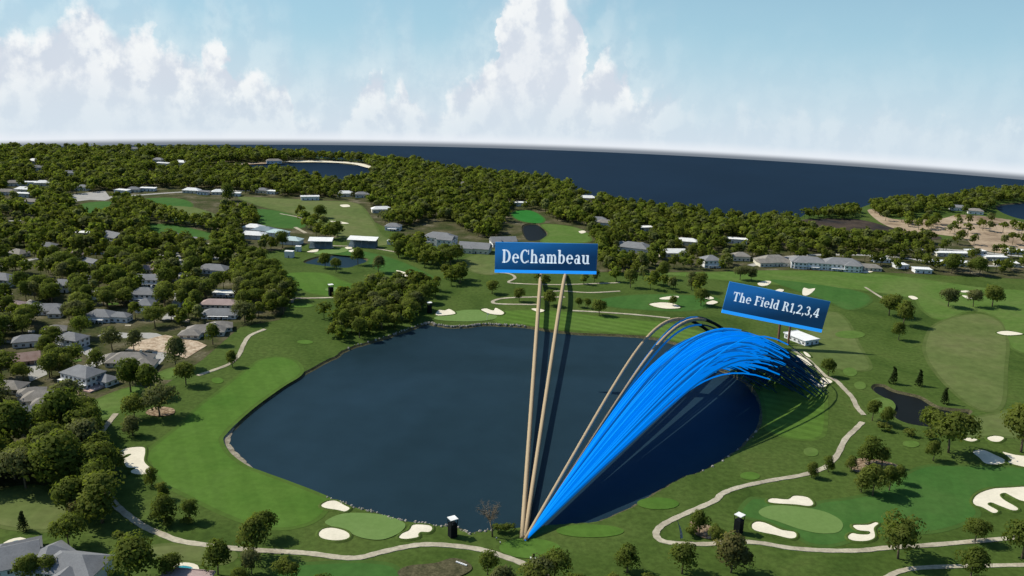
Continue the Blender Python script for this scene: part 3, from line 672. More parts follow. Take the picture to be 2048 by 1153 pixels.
house('long grey house with stepped white veranda, the farther wing of a pair', 1682, 539, 36, 18, -10, 2, m_roof_g, 'hip', wings=[(8, -6, 14, 11, 0, 2, 'hip')], sides='FR', porch=3, group=Mg, hs=3.2, gap=4)
house('brown grey house with mixed roofs beside the pair of long grey houses', 1545, 529, 32, 20, 12, 1, m_roof_b, 'hip', wall='c', wings=[(-12, -5, 13, 11, 0, 1, 'gable'), (10, -6, 14, 10, -10, 1, 'hip')], sides='F', group=Mg, hs=4)
house('grey green roofed house behind a round tree, beside the brown house', 1480, 520, 17, 12, 0, 1, m_roof_b, 'hip', wall='c', sides='F', group=Mg, hs=4.5)
house('long pale roofed house among trees behind the white fronted house', 1342, 512, 27, 12, 6, 1, m_roof_w, 'gable', wall='c', sides='F', group=Mg, hs=4)
house('grey bungalow with low pale roof at the end of the long grey houses', 1735, 540, 24, 10, -6, 1, m_roof_b, 'hip', wall='c', sides='F', group=Mg)
for (x, y, w_, ya, t_) in [(1843,545,16,-4,'low white flat roofed house with dark door by the far lawn edge'),(1885,530,20,6,'white flat roofed house behind a rounded grey tree'),(1930,532,22,-6,'long flat white roofed house beside dark green hedge'),(1988,520,24,4,'wide white flat roofed house near the tan flats'),(2012,532,22,-8,'grey and white flat roofed house beside the far street'),(1760,524,16,0,'small white flat roofed house between dark trees'),(1900,512,34,3,'long low building with white roof edge behind the far street'),(1950,508,20,8,'white flat roofed house below the tan flats'),(2030,507,18,-3,'cream flat roofed house at the foot of the tan flats'),(1800,536,12,8,'tiny white flat roofed house beside the reddish tree')]:
    house(t_, x, y, w_, 10, ya, 1, m_roof_w, 'flat', wall='c' if w_ > 20 else 'w', sides='F', group='flat roofed houses by the far street', hs=3.6, gap=5, hidden=True)
Fg = 'far pale houses in the woods'
FAR = [(68,327,'white house alone high in the far woods with trees all round'),(76,341,'far white house just below the one alone in the woods'),(30,372,'long white house at the far car park edge'),(60,371,'white house second along the far row'),(86,372,'white house third along the far row'),(142,352,'bright white block house shining in the far woods'),(14,390,'low white house on the far street'),(45,394,'white house beside the far green lawn'),(48,385,'cream house next to the far lawn'),(166,381,'white house beside the tall trunks near the car park'),(62,410,'small white house amid trees above the hedge'),(325,332,'pale house on the wooded shore near the cove'),(362,330,'broad pale house on the far lake shore'),(318,325,'small white house over the cove'),(548,327,'small cream house on the sand spit'),(620,400,'flat white house over the pale fairway'),(690,393,'white flat house at the fairway woods edge'),(725,395,'small white house where the woods begin'),(924,374,'white house alone in the middle woods'),(1038,412,'white house above the vivid green lawn'),(1175,402,'small white house near the shore flats'),(1195,446,'white house in the woods behind the board'),(1210,452,'cream house next to others behind the board'),(1470,486,'cream house among the woods of the far shore'),(1373,490,'white house with dark porch in the trees'),(1915,421,'white house on the wooded headland'),(1950,428,'long white house on the headland lawn'),(1290,462,'cream cottage deep in the shore woods'),(763,425,'white cottage inside the wood by the fairway'),(270,303,'tiny pale house near the horizon trees')]
for i, (x, y, t_) in enumerate(FAR):
    house(t_, x, y, 17+(i*7) % 9, 10, (i*37) % 40-20, 1, (m_roof_w, m_roof_g, m_roof_b, m_roof_w)[i % 4], 'flat' if i % 4 == 3 else 'hip', wall='w' if i % 4 else 'c', sides='F', group=Fg, hs=4.5, gap=5.5)
# clubhouse row
for n_, (x, y, w_, t_) in enumerate([(245,386,18,'low cream clubhouse wing with white roof edge beside the cove'),(268,384,16,'small clubhouse wing with white roof in the middle of the cove row'),(296,382,20,'clubhouse wing with white roof at the lakeside end of the cove row'),(384,386,22,'white roofed building at the far lawn corner'),(408,389,15,'small grey building between white roofed ones at the far lawn'),(440,389,20,'low building with white strip of roof by a tall tree'),(470,392,14,'small cream building at the head of the sand strewn lawn'),(525,386,16,'low white roofed building at the head of the pale fairway'),(545,388,12,'small grey roofed building at the head of the pale fairway')]):
    house(t_, x, y, w_, 10, (n_*23) % 30-15, 1, m_roof_w if n_ % 3 != 1 else m_roof_g, 'flat' if n_ % 2 == 0 else 'hip', wall='c' if n_ % 2 else 'w', sides='F', group='clubhouse buildings', name='clubhouse', cat='building', hs=3.8, gap=5)
for n_, (x, y, w_, t_) in enumerate([(38,512,17,'dull grey roof tucked under tall trees at the estate back street'),(96,498,15,'brown roofed cottage among trees at the estate back street'),(150,516,14,'small tan roofed house where the back street bends'),(240,522,16,'brown grey house hidden between trees over the sandy yard'),(346,478,17,'low cream house before the mown far fairway'),(392,487,15,'grey roofed cottage at the top of the estate drive'),(22,618,18,'brown roofed house before the long estate driveway'),(12,655,16,'grey roofed cottage at the estate edge by the driveway'),(112,668,13,'small tan roofed house behind the white tall windowed one'),(234,592,14,'brown roofed cottage among trees beside the row of three'),(480,520,16,'tan roofed house at the meadow edge of the estate'),(404,575,15,'brown grey house hidden in the dense trees above the pavilion'),(20,782,17,'brown roofed house at the estate corner beside stepped roofs'),(178,566,14,'pink roofed cottage under trees behind the porch house')]):
    house(t_, x, y, w_, 11, (n_*31) % 50-25, 1, (m_roof_b, m_roof_g, m_roof_p, m_roof_b)[n_ % 4], 'hip', wall='c', sides='FR', group=E, hs=3.2, hidden=True)
house('white flat roofed cabin standing on the lawn under the tilted board', 1602, 682, 13, 21, 28, 1, m_roof_w, 'flat', sides='FL', group=None, name='cabin', cat='cabin', hs=3.6)
house('grey shingled house with white gable dormer at the bottom path corner', 150, 1156, 23, 15, -8, 2, m_roof_g, 'hip', wings=[(-12, 4, 14, 14, 60, 2, 'hip'), (2, -8, 5, 8, 90, 2, 'gable')], sides='F', group=E, hs=3)
house('grey house with long ribbed roof and pool court, at the very bottom corner', 10, 1146, 24, 17, 30, 2, m_roof_g, 'gable', wings=[(4, 12, 18, 10, 0, 1, 'hip')], sides='F', group=E, hs=3)
house('pale house with pinkish terrace roof by the kidney pool', 372, 1170, 18, 9, -6, 1, m_roof_p, 'flat', sides='F', group=E, hs=3)

# pools
def pool(px, label):
    P = smooth_closed([G(x, y) for x, y in px], 3)
    r = empty('swimming_pool', P[0].lerp(P[len(P)//2], .5), label, 'pool', 'garden pools')
    loc = r.location
    L = [q-loc for q in P]
    loft('pool_deck', [zed(offset_loop(L, 2.2), .05), zed(offset_loop(L, 2.2), .32), zed(L, .32), zed(L, .1)], m_sand, parent=r)
    tri = tessellate_polygon([[Vector((q.x, q.y, 0)) for q in L]])
    link('water', mesh('water', zed(L, .27), [tuple(t) for t in tri]), m_pool, r)
pool([(350,1138),(366,1133),(385,1137),(382,1147),(360,1149)], 'kidney shaped teal pool with pale deck behind the bottom path')
pool([(18,1088),(36,1082),(44,1088),(36,1094),(22,1094)], 'small teal pool in the court of the corner house')

# tents and stands
def tent(label, px, py, w, d, yaw, mt, hh=4.5, name='tent'):
    r = empty(name, G(px, py), label, 'tent', 'white and teal tents by the putting green', R_(yaw))
    link('side_wall', boxmesh('side_wall', (-w/2, w/2, -d/2, d/2, 0, hh)), m_white, r)
    v, f, _ = roof_parts(w, d, hh+.004, .45, 'hip', .8); link('canopy', mesh('canopy', v, f), mt, r)
    n = max(2, int(w//6))
    for i in range(n+1):
        o = link('pole', boxmesh('pole', (-.12, .12, -.12, .12, 0, hh)), m_grey, r); o.location = (-w/2-.5 + (w+1)*i/n, -d/2-.5, 0)
    P = r.location; X_, Y_, _ = project([(P.x-w/2, P.y, 0), (P.x+w/2, P.y, hh+4)]); HBOX.append((X_.min(), Y_.min(), X_.max(), Y_.max(), py)); FOOT.append((P.x, P.y, w*.55))
tent('white hipped tent at the back of the tent village', 508, 462, 20, 12, -10, m_roof_w)
tent('blue grey tent in the middle of the tent village', 530, 468, 24, 14, -14, m_slate)
tent('pale teal tent at the fairway end of the tent village', 556, 473, 22, 12, -14, m_teal)
tent('broad white tent at the near side of the tent village', 505, 477, 26, 12, -6, m_roof_w)
tent('pale teal tent standing apart behind the round tree', 584, 488, 20, 12, -10, m_teal)
def stand(label, px, py, w, yaw):
    r = empty('grandstand', G(px, py), label, 'grandstand', 'grandstands by the pond green', R_(yaw))
    v, f = [], []
    for i in range(6): box(v, f, -w/2, w/2, -5+i*1.6, -3.4+i*1.6-.01, 0, 1.0+i*.95)
    link('seating', mesh('seating', v, f), m_slate, r)
    link('canopy', mesh('canopy', [(-w/2-1, -6, 7.6), (w/2+1, -6, 7.6), (w/2+1, 6, 9.4), (-w/2-1, 6, 9.4), (-w/2-1, -6, 8.0), (w/2+1, -6, 8.0), (w/2+1, 6, 9.8), (-w/2-1, 6, 9.8)], [(0,3,2,1),(4,5,6,7),(0,1,5,4),(1,2,6,5),(2,3,7,6),(3,0,4,7)]), m_roof_w, r)
    link('back_wall', boxmesh('back_wall', (-w/2, w/2, 5.0, 5.3, 0, 9.0)), m_black, r)
    for i in range(5):
        o = link('column', boxmesh('column', (-.2, .2, -.2, .2, 0, 7.6)), m_grey, r); o.location = (-w/2+w*i/4, -5.6, 0)
    P = r.location; X_, Y_, _ = project([(P.x-w/2, P.y, 0), (P.x+w/2, P.y, 9)]); HBOX.append((X_.min(), Y_.min(), X_.max(), Y_.max(), py))
stand('dark grandstand with white sloping canopy, the one nearer the tents', 642, 496, 22, 4)
stand('dark grandstand with long white canopy, the one on the fairway side', 726, 494, 28, -6)
def cabin(label, px, py, w, d, h, yaw):
    r = empty('scoreboard_box', G(px, py), label, 'hut', None, R_(yaw))
    link('body', boxmesh('body', (-w/2, w/2, -d/2, d/2, 0, h)), m_white, r); link('roof', boxmesh('roof', (-w/2-.2, w/2+.2, -d/2-.2, d/2+.2, h+.003, h+.3)), m_roof_w, r)
    link('door', boxmesh('door', (-.5, .5, -d/2-.06, -d/2, 0, 2.1)), m_grey, r)
cabin('white box hut beside the path below the tents', 579, 515, 8, 5, 6, -6)
cabin('small white box hut closer to the pond green', 597, 503, 5, 4, 5, -4)
cabin('white hut at the edge of the woods past the long grandstand', 784, 489, 9, 6, 4, -8)

# ------------------------------------------------------------------ towers, banner, flags, people
def tower(label, px, py, w, h, yaw):
    r = empty('scoreboard_tower', G(px, py), label, 'tower', 'dark towers with white roofs', R_(yaw))
    link('body', boxmesh('body', (-w/2, w/2, -w/2, w/2, 0, h)), m_black, r)
    v, f = [], []
    for x in (-1, 1):
        for y in (-1, 1): box(v, f, x*w/2-.12, x*w/2+.12, y*w/2-.12, y*w/2+.12, h+.002, h+2.2)
    link('post', mesh('post', v, f), m_black, r)
    link('roof', boxmesh('roof', (-w/2-.25, w/2+.25, -w/2-.25, w/2+.25, h+2.202, h+2.45)), m_roof_w, r)
    P = r.location; X_, Y_, _ = project([(P.x-w/2, P.y, 0), (P.x+w/2, P.y, h+3)]); HBOX.append((X_.min(), Y_.min(), X_.max(), Y_.max(), py+30))
tower('dark square tower with tilted white roof, between the lake edge bunker and the bare tree', 905, 1073, 3.0, 6.2, 32)
tower('dark square tower with white diamond roof, beside the green inside the path loop', 1476, 1066, 3.0, 6.4, 42)
tower('small dark tower with white roof at the far lake corner, beside the grove', 859, 626, 3.0, 6.0, 20)
tower('small dark tower with white roof on the far tee behind the white path', 662, 592, 3.4, 7.2, 30)
bn = empty('feather_banner', G(1361, 1079), 'leaning blue grey feather banner at the bend of the path loop', 'banner', None, R_(10))
v, f = [], []; tube(v, f, [(0, 0, 0), (-.5, 0, 3.5), (-1.4, 0, 7.0), (-2.3, 0, 9.4)], [.12, .1, .08, .05]); link('pole', mesh('pole', v, f), m_black, bn)
o_ = [(-.1, .3), (-.55, 3.5), (-1.4, 7.0), (-2.3, 9.4), (-1.7, 8.2), (-.6, 6.0), (.5, 3.2), (1.0, .6)]
vv = [(x, -.16, z) for x, z in o_] + [(x, -.13, z) for x, z in o_]; n = len(o_)
link('cloth', mesh('cloth', vv, [tuple(range(n)), tuple(reversed(range(n, 2*n)))] + [(i, (i+1) % n, n+(i+1) % n, n+i) for i in range(n)]), m_banner, bn)
fs_ = empty('flagstick', G(974, 641), 'thin pale flagstick on the green at the far lake edge', 'flagstick')
v, f = [], []; tube(v, f, [(0, 0, 0), (0, 0, 5.5)], [.14, .10]); link('pole', mesh('pole', v, f), m_flagred, fs_)
link('flag', mesh('flag', [(0, 0, 5.4), (1.3, .1, 5.1), (1.25, .1, 4.4), (0, 0, 4.5), (0, .06, 5.4), (1.3, .16, 5.1), (1.25, .16, 4.4), (0, .06, 4.5)], [(0,1,2,3),(7,6,5,4),(0,4,5,1),(1,5,6,2),(2,6,7,3),(3,7,4,0)]), m_flagred, fs_)
def person(label, px, py, rz, pose):
    r = empty('person', G(px, py), label, 'person', None, rz)
    ch = {'pel': (0, 0, .95), 'ch': (0, 0, 1.32), 'nk': (0, .01, 1.5), 'hd': (0, .03, 1.6), 'top': (0, .03, 1.75)}
    V = [ch[k] for k in ('pel', 'ch', 'nk', 'hd', 'top')]; Ed = [(0,1),(1,2),(2,3),(3,4)]
    rad = [.16, .19, .065, .10, .09]
    for s in (-1, 1):
        i = len(V); V += [(s*.11, 0, .88), (s*.13, pose*.04*s, .48), (s*.14, 0, .06), (s*.15, .15, .03)]; rad += [.12, .075, .05, .045]; Ed += [(0, i), (i, i+1), (i+1, i+2), (i+2, i+3)]
        i = len(V); V += [(s*.21, 0, 1.40), (s*.27, .03, 1.12), (s*.24, .14+.1*pose, .92), (s*.23, .18+.1*pose, .84)]; rad += [.07, .05, .035, .03]; Ed += [(1, i), (i, i+1), (i+1, i+2), (i+2, i+3)]
    me = bpy.data.meshes.new('body'); me.from_pydata(V, Ed, [])
    o = link('body', me, None, r)
    md = o.modifiers.new('skin', 'SKIN')
    for sv, q in zip(me.skin_vertices[0].data, rad): sv.radius = (q, q)
    me.skin_vertices[0].data[0].use_root = True
    o.modifiers.new('sub', 'SUBSURF').levels = 1
    dg = bpy.context.evaluated_depsgraph_get(); ev = bpy.data.meshes.new_from_object(o.evaluated_get(dg)); o.modifiers.clear(); o.data = ev
    for q in (m_shirt, m_trous, m_skin): ev.materials.append(q)
    for p in ev.polygons:
        z = p.center.z; p.use_smooth = True
        p.material_index = 2 if (z > 1.5 or (abs(p.center.x) > .2 and z < 1.15 and z > .7)) else (1 if z < .95 else 0)
    hv = []; hf = []
    for j in range(4):
        for i in range(8):
            a = 2*math.pi*i/8; e = j*.42; hv.append((.115*math.cos(e)*math.cos(a), .02+.125*math.cos(e)*math.sin(a)-.012, 1.68+.125*math.sin(e)))
    for j in range(3):
        for i in range(8): hf.append((j*8+i, j*8+(i+1) % 8, j*8+8+(i+1) % 8, j*8+8+i))
    hf.append(tuple(24+i for i in range(8))); link('hair', mesh('hair', hv, hf), m_door, r)
person('person in white shirt and dark trousers standing in the shade of the bare tree', 993, 1081, .4, 0)
person('person in white shirt and dark trousers standing on the edge of the tee', 1000.5, 1090, -.5, 1)
tsn = empty('tee_sign', G(1067, 1118), 'small dark tee sign with two white blocks at its foot behind the tee', 'sign')
link('board', boxmesh('board', (-.5, .5, -.12, .12, .5, 2.3)), m_black, tsn)
for s in (-1, 1):
    o = link('foot_block', boxmesh('foot_block', (-.45, .45, -.5, .5, 0, .9)), m_white, tsn); o.location = (s*1.0, -.6, 0)
for i in range(5):
    q = G(914+4.4*i, 1127+1.6*i)
    o = link('edging_stone', boxmesh('edging_stone', (-.45, .45, -.35, .35, -.1, .8)), m_white, label=('first', 'second', 'third', 'fourth', 'last')[i] + ' white square edging stone along the planting bed, counted from its lake side', cat='stone', group='white stones edging the planting bed'); o.location = q; o.rotation_euler = (0, 0, -.2)

# ------------------------------------------------------------------ trees
def crown_arrays(seed, lobes, per, size, shape='round', flat=1.0, tw=1.0):
    """unit tree crown, total height 1, trunk base at the origin: leaf clumps as small tilted quads over and inside several lobes"""
    r = np.random.default_rng(seed); quads = []; nrms = []
    cen = []
    if shape == 'round':
        for k in range(lobes):
            a = r.uniform(0, 2*math.pi); rr = math.sqrt(r.uniform(0, 1))*.22*tw; z = r.uniform(.36, .80)
            if k == 0: rr, z = 0, .80
            cen.append((rr*math.cos(a), rr*math.sin(a), z*flat + (1-flat)*.62, r.uniform(.16, .24)*(1.2-.6*abs(z-.58))))
    elif shape == 'cone':
        for k in range(lobes):
            z = .12+.8*k/(lobes-1); cen.append((r.normal(0, .02), r.normal(0, .02), z, .20*(1.04-z)+.02))
    elif shape == 'shrub':
        for k in range(lobes):
            a = r.uniform(0, 2*math.pi); rr = math.sqrt(r.uniform(0, 1))*.35; cen.append((rr*math.cos(a), rr*math.sin(a), r.uniform(.25, .72), r.uniform(.2, .3)))
    for (x, y, z, R) in cen:
        n = per
        d = r.normal(0, 1, (n, 3)); d /= np.linalg.norm(d, axis=1)[:, None]
        d[:, 2] = np.where(d[:, 2] < -.55, -d[:, 2], d[:, 2])
        rad = R*r.uniform(.70, 1.16, n)
        p = np.stack([x+d[:, 0]*rad, y+d[:, 1]*rad, z+d[:, 2]*rad*.85], 1)
        nrm = d + r.normal(0, .38, (n, 3)); nrm /= np.linalg.norm(nrm, axis=1)[:, None]
        t = np.cross(nrm, r.normal(0, 1, (n, 3))); t /= np.linalg.norm(t, axis=1)[:, None]; b = np.cross(nrm, t)
        s = size*r.uniform(.6, 1.25, (n, 1)); e = s*r.uniform(.7, 1.1, (n, 1))
        q = np.stack([p-t*s-b*e*.6, p+t*s*.7-b*e, p+t*s+b*e*.7, p-t*s*.6+b*e], 1)
        quads.append(q)
        cn = d*.8 + nrm*.45 + np.stack([p[:, 0], p[:, 1], p[:, 2]-.5], 1)*1.1; cn /= np.linalg.norm(cn, axis=1)[:, None]; nrms.append(np.repeat(cn[:, None, :], 4, 1))
    q = np.concatenate(quads)
    q[..., 2] = np.maximum(q[..., 2], .02)
    zmax = q[..., 2].max(); q[..., 2] /= zmax
    return np.concatenate([q, np.concatenate(nrms)], 2).astype(np.float32)
def quads_mesh(name, q, tint=None):
    n = len(q); me = bpy.data.meshes.new(name); nr = None
    if q.shape[2] == 6: nr = np.ascontiguousarray(q[..., 3:]); q = np.ascontiguousarray(q[..., :3])
    me.vertices.add(n*4); me.vertices.foreach_set('co', q.reshape(-1))
    me.loops.add(n*4); me.loops.foreach_set('vertex_index', np.arange(n*4, dtype=np.int32))
    me.polygons.add(n); me.polygons.foreach_set('loop_start', np.arange(0, n*4, 4, dtype=np.int32))
    try: me.polygons.foreach_set('loop_total', np.full(n, 4, dtype=np.int32))
    except Exception: pass
    if tint is not None:
        at = me.attributes.new('tint', 'FLOAT_COLOR', 'FACE'); at.data.foreach_set('color', tint.astype(np.float32).reshape(-1))
    me.update(calc_edges=True)
    if nr is not None:
        a = me.attributes.new('custom_normal', 'FLOAT_VECTOR', 'POINT'); a.data.foreach_set('vector', nr.reshape(-1))
    return me
def trunk_mesh(seed, hz=.62, thick=.024, nl=5):
    r = random.Random(seed); v, f = [], []
    lean = (r.uniform(-.05, .05), r.uniform(-.05, .05))
    P = [(0, 0, -.03), (lean[0]*.3, lean[1]*.3, hz*.35), (lean[0]*.7, lean[1]*.7, hz*.7), (lean[0], lean[1], hz)]
    tube(v, f, P, [thick*1.25, thick, thick*.8, thick*.4], 6)
    for k in range(nl):
        a = 2*math.pi*k/nl + r.uniform(-.4, .4); z = hz*r.uniform(.5, .8); b = r.uniform(.14, .24)
        tube(v, f, [(lean[0]*z/hz, lean[1]*z/hz, z), (b*.5*math.cos(a), b*.5*math.sin(a), z+.09), (b*math.cos(a), b*math.sin(a), z+.16)], [thick*.6, thick*.4, thick*.15], 4)
    return mesh('trunk', v, f, True)
NEAR = {'broadleaf': [quads_mesh('crown', crown_arrays(100+i, 15+i % 4, 125, .029, 'round', .92, 1.0+.14*(i % 3))) for i in range(8)],
        'tall': [quads_mesh('crown', crown_arrays(150+i, 13, 125, .028, 'round', 1.25, .72)) for i in range(4)],
        'spread': [quads_mesh('crown', crown_arrays(170+i, 16, 125, .029, 'round', .62, 1.6)) for i in range(4)],
        'conifer': [quads_mesh('crown', crown_arrays(200+i, 9, 110, .026, 'cone')) for i in range(2)],
        'shrub': [quads_mesh('foliage', crown_arrays(220+i, 7, 50, .065, 'shrub')) for i in range(3)]}
TRUNKS = [trunk_mesh(i, .62, .022) for i in range(5)]
TRUNK_C = trunk_mesh(50, .5, .018, 0)
def tint_quads(me, mt):
    if len(me.materials) == 0: me.materials.append(mt)
for k, l in NEAR.items():
    for me in l: tint_quads(me, m_leaf_c if k == 'conifer' else m_leaf)
PALE = [NEAR['spread'][0].copy(), NEAR['broadleaf'][3].copy()]
for me in PALE: me.materials.clear(); me.materials.append(m_leaf_y)
SAGE = {k: [me.copy() for me in NEAR[k][:3]] for k in ('broadleaf', 'tall', 'spread')}
for l in SAGE.values():
    for me in l: me.materials.clear(); me.materials.append(m_leaf_s)
for t in TRUNKS: t.materials.append(m_bark)
TRUNK_C.materials.append(m_bark)
ntree = [0]
BASES = []
def tree(label, loc, h, kind='broadleaf', group=None, wide=1.0, pale=False, sage=None):
    i = ntree[0]; ntree[0] += 1
    rr = random.Random(i*13+5)
    nm = {'conifer': 'conifer_tree', 'shrub': 'shrub'}.get(kind, 'broadleaf_tree')
    r = empty(nm, loc, label, 'shrub' if kind == 'shrub' else 'tree', group, rr.uniform(0, 6.28), (h*wide, h*wide, h))
    cm = PALE[i % 2] if pale else NEAR[kind][i % len(NEAR[kind])]
    if kind in SAGE and not pale and sage is not False and rr.random() < .2: cm = SAGE[kind][i % 3]
    link('foliage' if kind == 'shrub' else 'crown', cm, None, r)
    if kind != 'shrub': link('trunk', TRUNK_C if kind == 'conifer' else TRUNKS[i % 5], None, r)
    BASES.append((loc[0], loc[1], h*.3))
    return r
def ptree(label, px, py, hpx, kind='broadleaf', group=None, wide=1.0, pale=False):
    p = G(px, py); d = (p-CAM).length
    dep = math.asin(HCAM/d)
    h = hpx*d/FPX/math.cos(dep)*1.0
    return tree(label, p, h, kind, group, wide, pale, False if any(q in label for q in ('dark', 'green', 'olive')) else None)
